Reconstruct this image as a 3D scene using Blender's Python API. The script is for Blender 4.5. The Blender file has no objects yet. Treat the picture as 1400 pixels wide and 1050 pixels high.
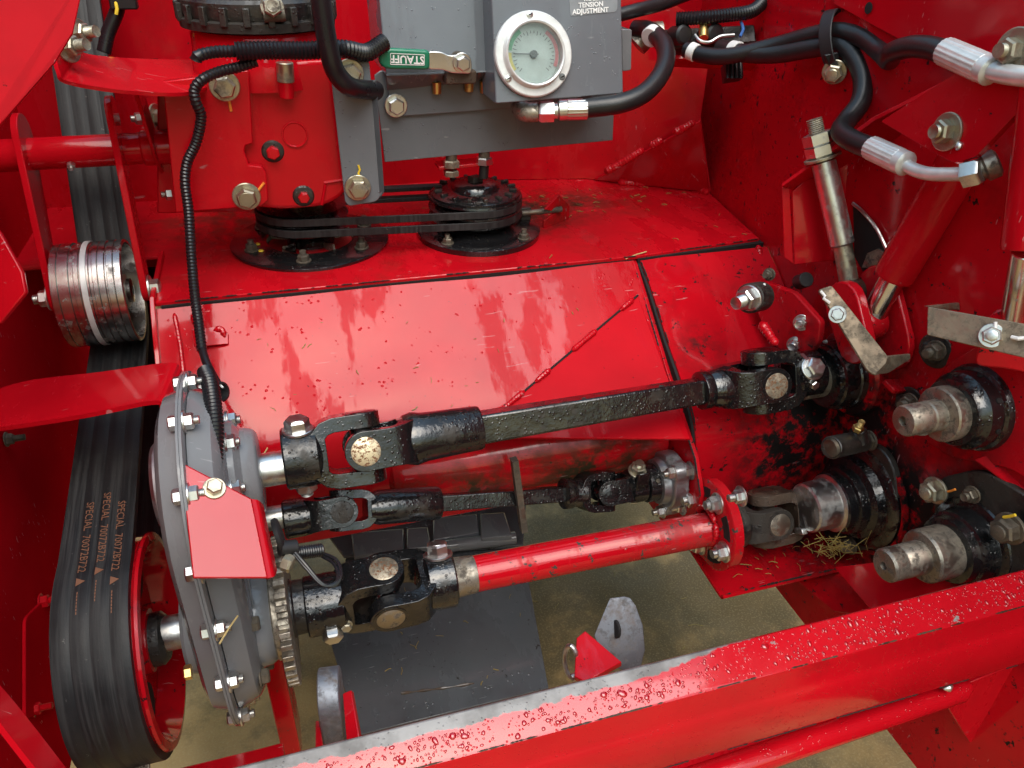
import bpy, bmesh, math, random
from mathutils import Vector, Matrix, Quaternion
random.seed(7)
V = Vector
scene = bpy.context.scene
# ---------------------------------------------------------------- camera
AX = V((.957, .135, -.257)).normalized()
AZ = V((.0227, .848, .53)); AZ = (AZ - AX * AZ.dot(AX)).normalized()
AY = AZ.cross(AX)
CAM = V((0, 0, 1.5))
ROT = Matrix((AX, AY, AZ))                     # camera space -> world
cam_data = bpy.data.cameras.new('camera'); cam = bpy.data.objects.new('camera', cam_data)
scene.collection.objects.link(cam); scene.camera = cam
cam.matrix_world = Matrix.Translation(CAM) @ ROT.to_4x4()
cam_data.sensor_width = 36.0; cam_data.lens = 27.0; cam_data.clip_start = .02; cam_data.clip_end = 200
# ---------------------------------------------------------------- world, sun, exposure
world = bpy.data.worlds.new('World'); scene.world = world; world.use_nodes = True
wn = world.node_tree; wn.nodes.clear()
sky = wn.nodes.new('ShaderNodeTexSky'); sky.sky_type = 'NISHITA'; sky.sun_disc = False
SUN_EL, SUN_AZ = math.radians(62), math.radians(182)
sky.sun_elevation = SUN_EL; sky.sun_rotation = SUN_AZ
sky.air_density = 3.6; sky.dust_density = 4.5; sky.ozone_density = 9.0
bg = wn.nodes.new('ShaderNodeBackground'); bg.inputs[1].default_value = .15
wo = wn.nodes.new('ShaderNodeOutputWorld')
wn.links.new(sky.outputs[0], bg.inputs[0]); wn.links.new(bg.outputs[0], wo.inputs[0])
sd = bpy.data.lights.new('sun', 'SUN'); sd.energy = 1.5; sd.angle = math.radians(50); sd.color = (1, .985, .97)
sun = bpy.data.objects.new('sun', sd); scene.collection.objects.link(sun)
sdir = V((math.sin(SUN_AZ) * math.cos(SUN_EL), math.cos(SUN_AZ) * math.cos(SUN_EL), math.sin(SUN_EL)))
sun.rotation_euler = sdir.to_track_quat('Z', 'Y').to_euler(); sun.location = (0, -2, 4)
scene.view_settings.view_transform = 'Standard'; scene.view_settings.look = 'None'
scene.view_settings.exposure = 0.66; scene.view_settings.gamma = 1.0
scene.render.engine = 'CYCLES'
cy = scene.cycles; cy.max_bounces = 6; cy.diffuse_bounces = 3; cy.glossy_bounces = 3; cy.transmission_bounces = 5; cy.sample_clamp_indirect = 6; cy.use_adaptive_sampling = True; cy.adaptive_threshold = .025
# ---------------------------------------------------------------- surveying: a picture point to a place in the machine
FPX = 1050.0
def ray(px, py): return ROT @ V(((px - 700) / FPX, (525 - py) / FPX, -1))
def W(px, py, d): return CAM + ray(px, py) * d
def on(px, py, ax, v):
    r = ray(px, py); return CAM + r * ((v - CAM[ax]) / r[ax])
def X_(px, py, v): return on(px, py, 0, v)
def Y_(px, py, v): return on(px, py, 1, v)
def Z_(px, py, v): return on(px, py, 2, v)
def PL(px, py, o, n):
    r = ray(px, py); return CAM + r * ((V(o) - CAM).dot(n) / r.dot(n))
def dep(p): return (V(p) - CAM).dot(ROT @ V((0, 0, -1)))
def M_(rpx, p): return rpx * dep(p) / FPX        # pixel length at the depth of p, in metres
# ---------------------------------------------------------------- materials
class NT:
    def __init__(s, name):
        s.m = bpy.data.materials.new(name); s.m.use_nodes = True; s.t = s.m.node_tree; s.t.nodes.clear()
        s.out = s.t.nodes.new('ShaderNodeOutputMaterial'); s.b = s.t.nodes.new('ShaderNodeBsdfPrincipled')
        s.t.links.new(s.b.outputs[0], s.out.inputs[0])
        g = s.t.nodes.new('ShaderNodeNewGeometry'); s.pos = g.outputs['Position']; s.geo = g
    def link(s, a, b): s.t.links.new(a, b)
    def set(s, k, v):
        i = s.b.inputs[k]
        if hasattr(v, 'is_output'): s.link(v, i)
        else: i.default_value = (*v, 1) if isinstance(v, tuple) and len(v) == 3 else v
    def noise(s, scale, detail=4, rough=.6, vec=None, dist=0):
        n = s.t.nodes.new('ShaderNodeTexNoise'); n.inputs['Scale'].default_value = scale
        n.inputs['Detail'].default_value = detail; n.inputs['Roughness'].default_value = rough
        n.inputs['Distortion'].default_value = dist
        s.link(vec or s.pos, n.inputs['Vector']); return n.outputs['Fac']
    def voro(s, scale, feature='F1', vec=None):
        n = s.t.nodes.new('ShaderNodeTexVoronoi'); n.feature = feature; n.inputs['Scale'].default_value = scale
        s.link(vec or s.pos, n.inputs['Vector']); return n.outputs['Distance']
    def mapv(s, sc, rot=(0, 0, 0)):
        n = s.t.nodes.new('ShaderNodeMapping'); n.inputs['Scale'].default_value = sc; n.inputs['Rotation'].default_value = rot
        s.link(s.pos, n.inputs['Vector']); return n.outputs[0]
    def rng(s, f, a, b, c=0.0, d=1.0):
        n = s.t.nodes.new('ShaderNodeMapRange'); n.interpolation_type = 'SMOOTHSTEP'
        s.link(f, n.inputs[0])
        for i, v in zip((1, 2, 3, 4), (a, b, c, d)): n.inputs[i].default_value = v
        return n.outputs[0]
    def math(s, op, a, b=None, clamp=False):
        n = s.t.nodes.new('ShaderNodeMath'); n.operation = op; n.use_clamp = clamp
        for i, v in enumerate((a, b)):
            if v is None: continue
            if hasattr(v, 'is_output'): s.link(v, n.inputs[i])
            else: n.inputs[i].default_value = v
        return n.outputs[0]
    def mix(s, f, a, b):
        n = s.t.nodes.new('ShaderNodeMix'); n.data_type = 'RGBA'
        for i, v in ((0, f), (6, a), (7, b)):
            if hasattr(v, 'is_output'): s.link(v, n.inputs[i])
            else: n.inputs[i].default_value = (*v, 1) if isinstance(v, tuple) else v
        return n.outputs[2]
    def near(s, p, r0, r1):
        n = s.t.nodes.new('ShaderNodeVectorMath'); n.operation = 'DISTANCE'
        s.link(s.pos, n.inputs[0]); n.inputs[1].default_value = p
        return s.rng(n.outputs['Value'], r0, r1, 1.0, 0.0)
    def bump(s, h, strength, dist=.001, prev=None):
        n = s.t.nodes.new('ShaderNodeBump'); n.inputs['Strength'].default_value = strength; n.inputs['Distance'].default_value = dist
        s.link(h, n.inputs['Height'])
        if prev: s.link(prev, n.inputs['Normal'])
        return n.outputs[0]

def drops(t, scale, amt):
    """beads of water: rounded bumps at scattered cell centres"""
    d = t.voro(scale); h = t.rng(d, .05, .34, 1.0, 0.0)
    k = t.rng(t.noise(scale * .35, 2), 1 - amt, 1 - amt + .08)
    return t.math('MULTIPLY', h, k)

def paint(name, col, rough=.3, wet=.5, dirt=.5, chips=.3, spots=(), drop=.4, dark=(.012, .010, .009), spec=.5, peel=.04, dscale=150, coat=1.0):
    t = NT(name)
    var = t.noise(5, 4)
    c = t.mix(t.rng(var, .3, .7), tuple(x * .86 for x in col), tuple(min(1, x * 1.08) for x in col))
    # thin greasy film
    g = t.rng(t.noise(11, 4, .7), .50, .78)
    g = t.math('MULTIPLY', g, .55 * dirt)
    blotch = t.rng(t.noise(28, 5, .75), .34, .62) if spots else None
    for p, r0, r1, k in spots:
        g = t.math('ADD', g, t.math('MULTIPLY', t.math('MULTIPLY', t.near(p, r0, r1), blotch), k), True)
    c = t.mix(g, c, dark)
    # chips and flecks
    n = t.noise(75, 4, .72); thr = .74 - .15 * chips
    ch = t.rng(n, thr, thr + .015)
    fl = t.math('MULTIPLY', t.rng(t.voro(110), .10, .15, 1, 0), t.rng(t.noise(9, 3), .56, .62))
    ch = t.math('MAXIMUM', ch, t.math('MULTIPLY', fl, min(1, chips * 1.6)))
    c = t.mix(ch, c, dark)
    # pale scratches
    sv = t.noise(30, 1, .5, t.mapv((1, 14, 3), (.5, .4, .9)))
    sc = t.math('MULTIPLY', t.rng(sv, .70, .72), t.rng(t.noise(14, 3), .55, .6))
    c = t.mix(t.math('MULTIPLY', sc, .5), c, tuple(min(1, x * .5 + .25) for x in col))
    t.set('Base Color', c)
    wm = t.rng(t.noise(1.0, 7, .66, t.mapv((11, 3.4, 3.4))), .56 - .22 * wet, .61 - .22 * wet)
    r = t.math('ADD', t.math('MULTIPLY', wm, -(rough - .07)), rough)
    r = t.math('ADD', r, t.math('MULTIPLY', t.noise(90, 2), .10))
    r = t.math('ADD', r, t.math('MULTIPLY', t.math('MAXIMUM', g, ch), .28))
    t.set('Roughness', r)
    t.set('Specular IOR Level', spec * .36)
    # water film: a clear wet coat with a torn edge
    film = t.math('MULTIPLY', wm, t.math('SUBTRACT', 1.0, t.math('MAXIMUM', g, ch)))
    nz = t.t.nodes.new('ShaderNodeSeparateXYZ'); t.link(t.geo.outputs['Normal'], nz.inputs[0])
    film = t.math('MULTIPLY', film, t.rng(nz.outputs[2], .0, .4, .25, 1.0))      # rain stays on what faces up
    t.set('Coat Weight', t.math('MULTIPLY', film, coat)); t.set('Coat Roughness', .05); t.set('Coat IOR', 1.38)
    h = t.math('ADD', t.math('MULTIPLY', t.noise(420, 1), peel), t.math('MULTIPLY', t.noise(24, 1, .5), 1.2))
    b2 = t.bump(h, .25, .0012)
    if drop: b2 = t.bump(drops(t, dscale, drop), .55, .0016, b2)
    t.set('Normal', b2); t.set('Coat Normal', b2)
    return t.m

def metal(name, col, rough=.35, grime=.4, gcol=(.03, .024, .016), metallic=1.0, bump=.12, bscale=160, rust=0, pit=0):
    t = NT(name)
    n = t.rng(t.noise(38, 4, .7), .60 - .35 * grime, .80 - .2 * grime)
    c = t.mix(t.rng(t.noise(12, 4), .3, .7), tuple(x * .8 for x in col), tuple(min(1, x * 1.15) for x in col))
    c = t.mix(t.math('MULTIPLY', n, .85), c, gcol)
    if pit:
        pn = t.math('MULTIPLY', t.rng(t.noise(85, 5, .75), .50, .62), pit); c = t.mix(pn, c, (.045, .036, .027)); n = t.math('MAXIMUM', n, pn)
    if rust:
        rn = t.rng(t.noise(240, 5, .75), .6 - .3 * rust, .66 - .3 * rust); c = t.mix(rn, c, (.16, .062, .022))
        n = t.math('MAXIMUM', n, rn)
    t.set('Base Color', c)
    t.set('Metallic', t.math('SUBTRACT', metallic, t.math('MULTIPLY', n, metallic * .85)))
    t.set('Roughness', t.math('ADD', t.math('ADD', rough, t.math('MULTIPLY', n, .3)), t.math('MULTIPLY', t.noise(70, 2), .12)))
    t.set('Normal', t.bump(t.noise(bscale, 2), bump, .001))
    return t.m

def cast_black(name, grime=.4, rough=.12, col=(.0065, .0065, .0072), gcol=(.017, .013, .009)):
    t = NT(name)
    g = t.rng(t.noise(26, 4, .7), .62 - .25 * grime, .74 - .2 * grime)
    fl = t.math('MULTIPLY', t.rng(t.voro(240), .12, .2, 1, 0), t.rng(t.noise(20, 3), .5, .58))
    c = t.mix(g, col, gcol)
    c = t.mix(t.math('MULTIPLY', fl, .5), c, (.06, .052, .042))
    t.set('Base Color', c)
    wm = t.rng(t.noise(16, 4), .45, .6)
    r = t.math('ADD', t.math('MULTIPLY', wm, -.1), rough + .1)
    t.set('Roughness', t.math('ADD', r, t.math('MULTIPLY', g, .35)))
    t.set('Specular IOR Level', .6); t.set('Coat Weight', t.math('MULTIPLY', wm, .6)); t.set('Coat Roughness', .06)
    b = t.bump(t.noise(130, 2, .65), .45, .0016)
    b = t.bump(drops(t, 200, .55), .5, .0016, b)
    t.set('Normal', b)
    return t.m

def plain(name, col, rough=.5, bump=.1, bscale=200, metallic=0, spec=.5):
    t = NT(name)
    t.set('Base Color', t.mix(t.noise(60, 5), tuple(x * .7 for x in col), tuple(min(1, x * 1.25) for x in col)))
    t.set('Roughness', t.math('ADD', rough - .06, t.math('MULTIPLY', t.noise(45, 4), .14)))
    t.set('Metallic', metallic); t.set('Specular IOR Level', spec)
    t.set('Normal', t.bump(t.noise(bscale, 3), bump, .001))
    return t.m

RED = (.46, .0036, .0100)
MT = {}
# ---------------------------------------------------------------- mesh helpers
def perp(a):
    a = V(a).normalized(); h = V((0, 0, 1)) if abs(a.z) < .9 else V((1, 0, 0))
    u = a.cross(h).normalized(); return u, a.cross(u).normalized()
def smooth_path(pts, n=8):
    P = [V(p) for p in pts]
    if len(P) < 3: return [P[0].lerp(P[1], i / n) for i in range(n + 1)]
    out = []
    for i in range(len(P) - 1):
        p0 = P[i - 1] if i else P[0] * 2 - P[1]; p3 = P[i + 2] if i + 2 < len(P) else P[-1] * 2 - P[-2]
        p1, p2 = P[i], P[i + 1]
        for k in range(n):
            t = k / n
            out.append(.5 * ((2 * p1) + (p2 - p0) * t + (2 * p0 - 5 * p1 + 4 * p2 - p3) * t * t + (3 * p1 - p0 - 3 * p2 + p3) * t ** 3))
    out.append(P[-1]); return out
def resample(pts, step):
    P = [V(p) for p in pts]; L = [0]
    for a, b in zip(P, P[1:]): L.append(L[-1] + (b - a).length)
    n = max(2, int(L[-1] / step)); out = []; j = 0
    for i in range(n + 1):
        s = L[-1] * i / n
        while j < len(L) - 2 and L[j + 1] < s: j += 1
        d = L[j + 1] - L[j]; out.append(P[j].lerp(P[j + 1], (s - L[j]) / d if d else 0))
    return out
def round_poly(pts, r, seg=5):
    out = []; n = len(pts)
    rr = r if isinstance(r, (list, tuple)) else [r] * n
    for i in range(n):
        p, a, b = V(pts[i]), V(pts[i - 1]), V(pts[(i + 1) % n])
        if rr[i] <= 0: out.append(p); continue
        da, db = (a - p), (b - p); k = min(rr[i], da.length * .48, db.length * .48)
        s, e = p + da.normalized() * k, p + db.normalized() * k
        for j in range(seg + 1):
            t = j / seg; out.append(s * (1 - t) ** 2 + p * 2 * t * (1 - t) + e * t * t)
    return out

class MB:
    def __init__(s): s.v = []; s.f = []
    def add(s, vs, fs):
        o = len(s.v); s.v += [V(x) for x in vs]; s.f += [tuple(i + o for i in f) for f in fs]; return s
    def prism(s, poly, vec):
        n = len(poly); vec = V(vec); poly = [V(p) for p in poly]
        fs = [tuple(range(n)), tuple(range(2 * n - 1, n - 1, -1))]
        for i in range(n): fs.append((i, i + n, (i + 1) % n + n, (i + 1) % n))
        return s.add(poly + [p + vec for p in poly], fs)
    def plate(s, poly, th, r=0, seg=5):
        """polygon whose given face looks at the viewer's side, thickness going away"""
        P = [V(p) for p in poly]; n = V((0, 0, 0))
        for i in range(len(P)): n += (P[i] - P[0]).cross(P[(i + 1) % len(P)] - P[0])
        n.normalize(); c = sum(P, V((0, 0, 0))) / len(P)
        if n.dot(c - CAM) < 0: n = -n
        if r: P = round_poly(P, r, seg)
        return s.prism(P, n * th)
    def box(s, c, hx, hy, hz):
        c, hx, hy, hz = V(c), V(hx), V(hy), V(hz)
        return s.prism([c - hx - hy - hz, c + hx - hy - hz, c + hx + hy - hz, c - hx + hy - hz], hz * 2)
    def bar(s, a, b, u, hu, hv):
        a, b = V(a), V(b); d = (b - a); u = V(u); u = (u - d * (u.dot(d) / d.dot(d))).normalized(); v = d.normalized().cross(u)
        return s.prism([a - u * hu - v * hv, a + u * hu - v * hv, a + u * hu + v * hv, a - u * hu + v * hv], d)
    def lathe(s, o, a, prof, seg=32, caps=True, u=None):
        o, a = V(o), V(a).normalized(); u1, v1 = perp(a)
        if u: u1 = (V(u) - a * V(u).dot(a)).normalized(); v1 = a.cross(u1)
        vs = []; fs = []
        for (t, r) in prof:
            for k in range(seg):
                th = 2 * math.pi * k / seg; vs.append(o + a * t + (u1 * math.cos(th) + v1 * math.sin(th)) * r)
        for i in range(len(prof) - 1):
            for k in range(seg):
                k2 = (k + 1) % seg; fs.append((i * seg + k, i * seg + k2, (i + 1) * seg + k2, (i + 1) * seg + k))
        if caps:
            fs.append(tuple(range(seg - 1, -1, -1))); fs.append(tuple((len(prof) - 1) * seg + k for k in range(seg)))
        return s.add(vs, fs)
    def cyl(s, a, b, r, r2=None, seg=24, ch=.0):
        a, b = V(a), V(b); L = (b - a).length; r2 = r if r2 is None else r2
        ch = ch or min(r, r2, L) * .08
        return s.lathe(a, b - a, [(0, r - ch), (ch, r), (L - ch, r2), (L, r2 - ch)], seg)
    def ring(s, o, a, r0, r1, h, seg=40):
        return s.lathe(o, a, [(0, r0), (0, r1), (h, r1), (h, r0), (0, r0)], seg, caps=False)
    def tube(s, pts, r, seg=14, caps=True, rib=None):
        P = [V(p) for p in pts]; n = len(P); vs = []; fs = []
        t = (P[1] - P[0]).normalized(); u, v = perp(t); L = 0
        for i in range(n):
            t2 = (P[min(i + 1, n - 1)] - P[max(i - 1, 0)]).normalized()
            q = t.rotation_difference(t2); u = q @ u; t = t2; w = t.cross(u)
            rr = r[i] if isinstance(r, (list, tuple)) else r
            if rib and i % 2: rr *= rib
            for k in range(seg):
                th = 2 * math.pi * k / seg; vs.append(P[i] + (u * math.cos(th) + w * math.sin(th)) * rr)
        for i in range(n - 1):
            for k in range(seg):
                k2 = (k + 1) % seg; fs.append((i * seg + k, i * seg + k2, (i + 1) * seg + k2, (i + 1) * seg + k))
        if caps: fs.append(tuple(range(seg - 1, -1, -1))); fs.append(tuple((n - 1) * seg + k for k in range(seg)))
        return s.add(vs, fs)
    def ruled(s, A, B, th, n=6, smooth=True):
        """a bent strip of sheet between two edges, with thickness going away from the viewer"""
        A = [V(p) for p in A]; B = [V(p) for p in B]
        if smooth: A, B = smooth_path(A, n), smooth_path(B, n)
        m = len(A); off = []
        for i in range(m):
            ta = A[min(i + 1, m - 1)] - A[max(i - 1, 0)]; nn = ta.cross(B[i] - A[i]).normalized()
            if off and nn.dot(off[-1]) < 0: nn = -nn
            elif not off and nn.dot(A[i] - CAM) < 0: nn = -nn
            off.append(nn)
        vs = A + B + [a + o * th for a, o in zip(A, off)] + [b + o * th for b, o in zip(B, off)]
        fs = []
        for i in range(m - 1):
            fs += [(i, i + 1, m + i + 1, m + i), (2 * m + i, 3 * m + i, 3 * m + i + 1, 2 * m + i + 1),
                   (i, 2 * m + i, 2 * m + i + 1, i + 1), (m + i, m + i + 1, 3 * m + i + 1, 3 * m + i)]
        fs += [(0, m, 3 * m, 2 * m), (m - 1, 3 * m - 1, 4 * m - 1, 2 * m - 1)]
        return s.add(vs, fs)
    def hexnut(s, o, a, r, h, u=None):
        return s.lathe(o, a, [(0, r), (h * .82, r), (h, r * .84)], 6, u=u)

def finish(me, ang=35):
    bm = bmesh.new(); bm.from_mesh(me); bmesh.ops.recalc_face_normals(bm, faces=bm.faces); bm.to_mesh(me); bm.free()
    for p in me.polygons: p.use_smooth = True
    me.set_sharp_from_angle(angle=math.radians(ang))
def bevel(o, w, seg=2):
    b = o.modifiers.new('bevel', 'BEVEL'); b.width = w; b.segments = seg; b.limit_method = 'ANGLE'; b.angle_limit = math.radians(38); b.harden_normals = False

class Thing:
    def __init__(s, name, label, cat, base, group=None, kind=None):
        s.o = bpy.data.objects.new(name, None); scene.collection.objects.link(s.o)
        s.base = V(base); s.o.location = s.base; s.o.empty_display_size = .02
        s.o['label'] = label; s.o['category'] = cat
        if group: s.o['group'] = group
        if kind: s.o['kind'] = kind
    def part(s, name, mb, mat, parent=None, bev=0, ang=35, seg=2, label=None, kind=None):
        me = bpy.data.meshes.new(name)
        me.from_pydata([tuple(v - s.base) for v in mb.v], [], mb.f); finish(me, ang)
        o = bpy.data.objects.new(name, me); scene.collection.objects.link(o); me.materials.append(MT[mat])
        o.parent = parent or s.o
        if bev: bevel(o, bev, seg)
        if label: o['label'] = label
        if kind: o['kind'] = kind
        return o
    def bolt(s, p, n, r=.009, mat='zinc', parent=None, washer=1.5, stud=0, h=None, name=None, wmat=None, spin=None):
        n = V(n).normalized(); h = h or r * .95
        key = ('bolt', round(r, 5), washer, round(stud, 5), round(h, 5), mat)
        if key not in CACHE:
            m = MB()
            if washer: m.lathe((0, 0, 0), (0, 0, 1), [(0, r * washer * .97), (r * .04, r * washer), (r * .2, r * washer), (r * .25, r * washer * .95)], 24)
            z = r * .25 if washer else 0
            m.hexnut((0, 0, z), (0, 0, 1), r, h)
            if stud:
                pr = []; k = 0; pitch = max(r * .16, stud / 14)
                while k * pitch < stud: pr += [(h + z + k * pitch, r * .50), (h + z + (k + .5) * pitch, r * .57)]; k += 1
                pr.append((h + z + stud, r * .42)); m.lathe((0, 0, 0), (0, 0, 1), pr, 14)
            else: m.lathe((0, 0, z + h - .0002), (0, 0, 1), [(0, r * .7), (r * .05, r * .66)], 18)
            me = bpy.data.meshes.new('bolt'); me.from_pydata([tuple(v) for v in m.v], [], m.f); finish(me, 25)
            me.materials.append(MT[mat]); CACHE[key] = me
        o = bpy.data.objects.new(name or 'bolt', CACHE[key]); scene.collection.objects.link(o); o.parent = parent or s.o
        q = n.to_track_quat('Z', 'Y') @ Quaternion((0, 0, 1), random.random() * 3 if spin is None else spin)
        o.rotation_mode = 'QUATERNION'; o.rotation_quaternion = q; o.location = V(p) - s.base
        return o
CACHE = {}
def weld(pts, r=.005, step=.0011):
    """rippled weld bead along a line"""
    P = resample(smooth_path(pts, 6), step)
    return MB().tube(P, [r * (1 + .07 * math.sin(i * 1.5) + .10 * math.sin(i * .21) + random.uniform(-.04, .04)) * min(1, .3 + .2 * min(i, len(P) - 1 - i)) for i in range(len(P))], 10)
def text_mesh(body, size, place, mat, thing, name, depth=.0003, bold=0, parent=None, align='CENTER', res=2):
    """flat lettering; place(u, v, w) puts a point of the lettering in the scene"""
    cu = bpy.data.curves.new('lettering', 'FONT'); cu.body = body; cu.size = size; cu.align_x = align; cu.align_y = 'CENTER'
    cu.resolution_u = res; cu.offset = bold; cu.extrude = depth
    ob = bpy.data.objects.new('lettering', cu); scene.collection.objects.link(ob)
    me0 = bpy.data.meshes.new_from_object(ob.evaluated_get(bpy.context.evaluated_depsgraph_get()))
    bpy.data.objects.remove(ob)
    m = MB(); m.v = [place(*v.co) for v in me0.vertices]; m.f = [tuple(p.vertices) for p in me0.polygons]
    bpy.data.meshes.remove(me0)
    return thing.part(name, m, mat, parent)

def yoke(T, o, a, p, L, h, w, t, hub_r, hub_len, mat, capmat=None, parent=None, cap_r=None, name='yoke', hub=True):
    o, a, p = V(o), V(a).normalized(), V(p); p = (p - a * p.dot(a)).normalized(); q = a.cross(p)
    side = []
    for k in range(6):
        th = math.pi / 2 * (1 - k / 6); side.append((w / 2 * math.sin(th), 1.0, max(.12, math.cos(th))))
    side += [(-.0, 1.0, 1.0), (-L * .3, 1.0, .96), (-L * .62, .99, .95), (-L * .82, .9, 1.0), (-L * .95, .68, 1.08), (-L, .36, 1.12)]
    path = [(s, k * h, ww) for s, k, ww in side] + [(s, -k * h, ww) for s, k, ww in reversed(side)]
    vs = []; fs = []; n = len(path)
    for i, (s, pp, ww) in enumerate(path):
        a0, a1 = path[max(i - 1, 0)], path[min(i + 1, n - 1)]
        tx, ty = a1[0] - a0[0], a1[1] - a0[1]; l = math.hypot(tx, ty); nx, ny = -ty / l, tx / l
        c = o + a * s + p * pp; nd = a * nx + p * ny; hw = w / 2 * ww; tt = t * (.5 if abs(pp) > .5 * h else .62)
        for du, dv in ((-1, -1), (1, -1), (1, 1), (-1, 1)): vs.append(c + nd * tt * du + q * hw * dv)
    for i in range(n - 1):
        for k in range(4): fs.append((4 * i + k, 4 * i + (k + 1) % 4, 4 * i + 4 + (k + 1) % 4, 4 * i + 4 + k))
    fs += [(3, 2, 1, 0), tuple(4 * (n - 1) + k for k in range(4))]
    m = MB().add(vs, fs)
    yo = T.part(name, m, mat, parent, bev=t * .40, ang=50, seg=4)
    if hub:
        mb = MB().lathe(o - a * (L + hub_len), a, [(0, hub_r - .002), (.002, hub_r), (hub_len * .7, hub_r), (hub_len, hub_r * .96), (hub_len + t * .45, hub_r * .6)], 36)
        T.part('hub', mb, mat, yo)
    cr = cap_r or w * .36
    for sg in (1, -1):
        e = o + p * sg * (h + t * .5)
        T.part('bearing_cap', MB().lathe(e - p * sg * t * .6, p * sg, [(0, cr), (t * .62, cr), (t * .66, cr * .93)], 28), capmat or mat, yo)
        T.part('snap_ring', MB().ring(e - p * sg * t * .1, p * sg, cr * 1.01, cr * 1.2, t * .14, 28), mat, yo)
    return yo
def spider(T, o, p1, p2, h, r, mat):
    p1, p2 = V(p1).normalized(), V(p2).normalized(); m = MB()
    m.cyl(V(o) - p1 * h, V(o) + p1 * h, r); m.cyl(V(o) - p2 * h, V(o) + p2 * h, r)
    m.lathe(V(o) - p1 * r * 1.2, p1, [(0, r * .9), (r * .5, r * 1.35), (r * 1.9, r * 1.35), (r * 2.4, r * .9)], 20)
    return T.part('cross', m, mat)
# ---------------------------------------------------------------- the palette
MT['red'] = paint('red_paint', RED, chips=.3, dirt=.35, drop=.3)
MT['red_sheet'] = paint('red_paint_wet_sheet', RED, rough=.36, wet=.56, coat=.46, chips=.2, dirt=.2, drop=.42, spec=.55, dscale=170)
MT['red_clean'] = paint('red_paint_clean', RED, rough=.22, wet=.7, coat=.5, chips=.0, dirt=.12, drop=.2)
MT['red_cast'] = paint('red_paint_on_casting', RED, rough=.25, wet=.6, coat=.5, chips=.05, dirt=.15, drop=.35, peel=.3)
MT['red_shelf'] = paint('red_paint_shelf', RED, rough=.34, wet=.45, chips=.35, dirt=.75, drop=.15, dark=(.030, .016, .008), spec=.4,
                        spots=[((.40, 1.17, 1.075), .02, .16, .9), ((.30, 1.22, 1.075), .02, .14, .8), ((-.02, 1.22, 1.075), .05, .25, .8), ((.55, 1.18, 1.07), .0, .12, .5)])
MT['red_greasy'] = paint('red_paint_greasy', RED, rough=.3, wet=.6, chips=.75, dirt=.7, drop=.25, dark=(.010, .008, .008),
                         spots=[((.63, .70, .90), .04, .14, .9), ((.70, .63, .83), .08, .19, .85), ((.70, .70, .99), .05, .14, .8), ((.70, .52, 1.03), .04, .08, .4),
                                ((.70, .47, .88), .06, .15, .6), ((.60, .70, .75), .02, .11, .8), ((.54, .82, .99), .0, .05, .9)])
MT['red_trough'] = paint('red_paint_trough', RED, rough=.3, wet=.6, chips=.5, dirt=.6, drop=.2, dark=(.035, .024, .012),
                         spots=[((.12, .78, .80), .04, .14, .9), ((.40, .76, .84), .02, .12, .95), ((.26, .74, .80), .05, .16, .8)])
MT['grey'] = paint('grey_paint', (.135, .146, .160), rough=.34, wet=.6, chips=.05, dirt=.12, drop=.42, dark=(.03, .03, .03), dscale=260)
MT['grey_flap'] = paint('grey_paint_flap', (.075, .082, .090), rough=.3, wet=.6, chips=.45, dirt=.5, drop=.45, dark=(.012, .009, .006))
MT['grey_case'] = paint('grey_paint_case', (.185, .190, .200), rough=.26, wet=.7, chips=.0, dirt=.2, drop=.1, dark=(.05, .05, .05))
MT['black'] = cast_black('black_paint')
MT['black_dirty'] = cast_black('black_paint_greasy', grime=1.0, rough=.3)
MT['black_gloss'] = cast_black('black_paint_gloss', grime=.1, rough=.12)
MT['iron_rusty'] = cast_black('rusty_brown_iron', grime=.9, rough=.35, col=(.028, .016, .010), gcol=(.055, .032, .018))
MT['steel'] = metal('bright_steel', (.62, .62, .60), .26, .25, pit=.25)
MT['steel_dirty'] = metal('stained_steel', (.38, .34, .28), .36, .5, gcol=(.10, .08, .055), pit=.8)
MT['chrome'] = metal('chrome_rod', (.75, .74, .72), .12, .12, bump=.03)
MT['zinc'] = metal('zinc_plated_steel', (.66, .66, .64), .26, .2)
MT['zinc_yellow'] = metal('yellow_zinc_steel', (.50, .46, .35), .34, .45)
MT['zinc_dark'] = metal('greasy_fastener', (.20, .17, .13), .4, .8)
MT['silver_grey'] = metal('silver_cast', (.42, .43, .45), .38, .35)
MT['tan'] = metal('tan_plated_strap', (.36, .30, .22), .46, .5, gcol=(.11, .085, .055), bscale=90, pit=.55)
MT['cap_zinc'] = metal('speckled_cap', (.70, .60, .42), .45, .35, rust=.35)
MT['cap_rust'] = metal('rusty_cap', (.48, .42, .32), .5, .5, rust=.28, pit=.6)
MT['lug'] = metal('lug_bare_steel', (.24, .26, .29), .55, .35, gcol=(.12, .08, .05), pit=.5)
MT['rubber'] = plain('black_rubber', (.012, .012, .013), .45)
MT['hose'] = plain('hose_rubber', (.011, .011, .012), .34, bump=.25, bscale=420)
MT['conduit'] = plain('black_conduit', (.009, .009, .011), .28)
MT['white'] = plain('white_print', (.74, .74, .72), .5)
MT['white_pipe'] = plain('silver_white_plating', (.66, .68, .67), .30, metallic=.4)
MT['green'] = plain('green_vinyl', (.012, .16, .085), .22)
MT['yellow_mark'] = plain('yellow_marker', (.75, .52, .03), .55)
MT['orange_mark'] = plain('orange_marker', (.8, .25, .03), .55)
MT['brass'] = metal('brass', (.72, .50, .18), .28, .2)
MT['straw'] = plain('straw', (.50, .38, .16), .7)
MT['dial'] = plain('dial_face', (.52, .58, .57), .45)
MT['dial_red'] = plain('dial_red', (.62, .22, .24), .5)
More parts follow.
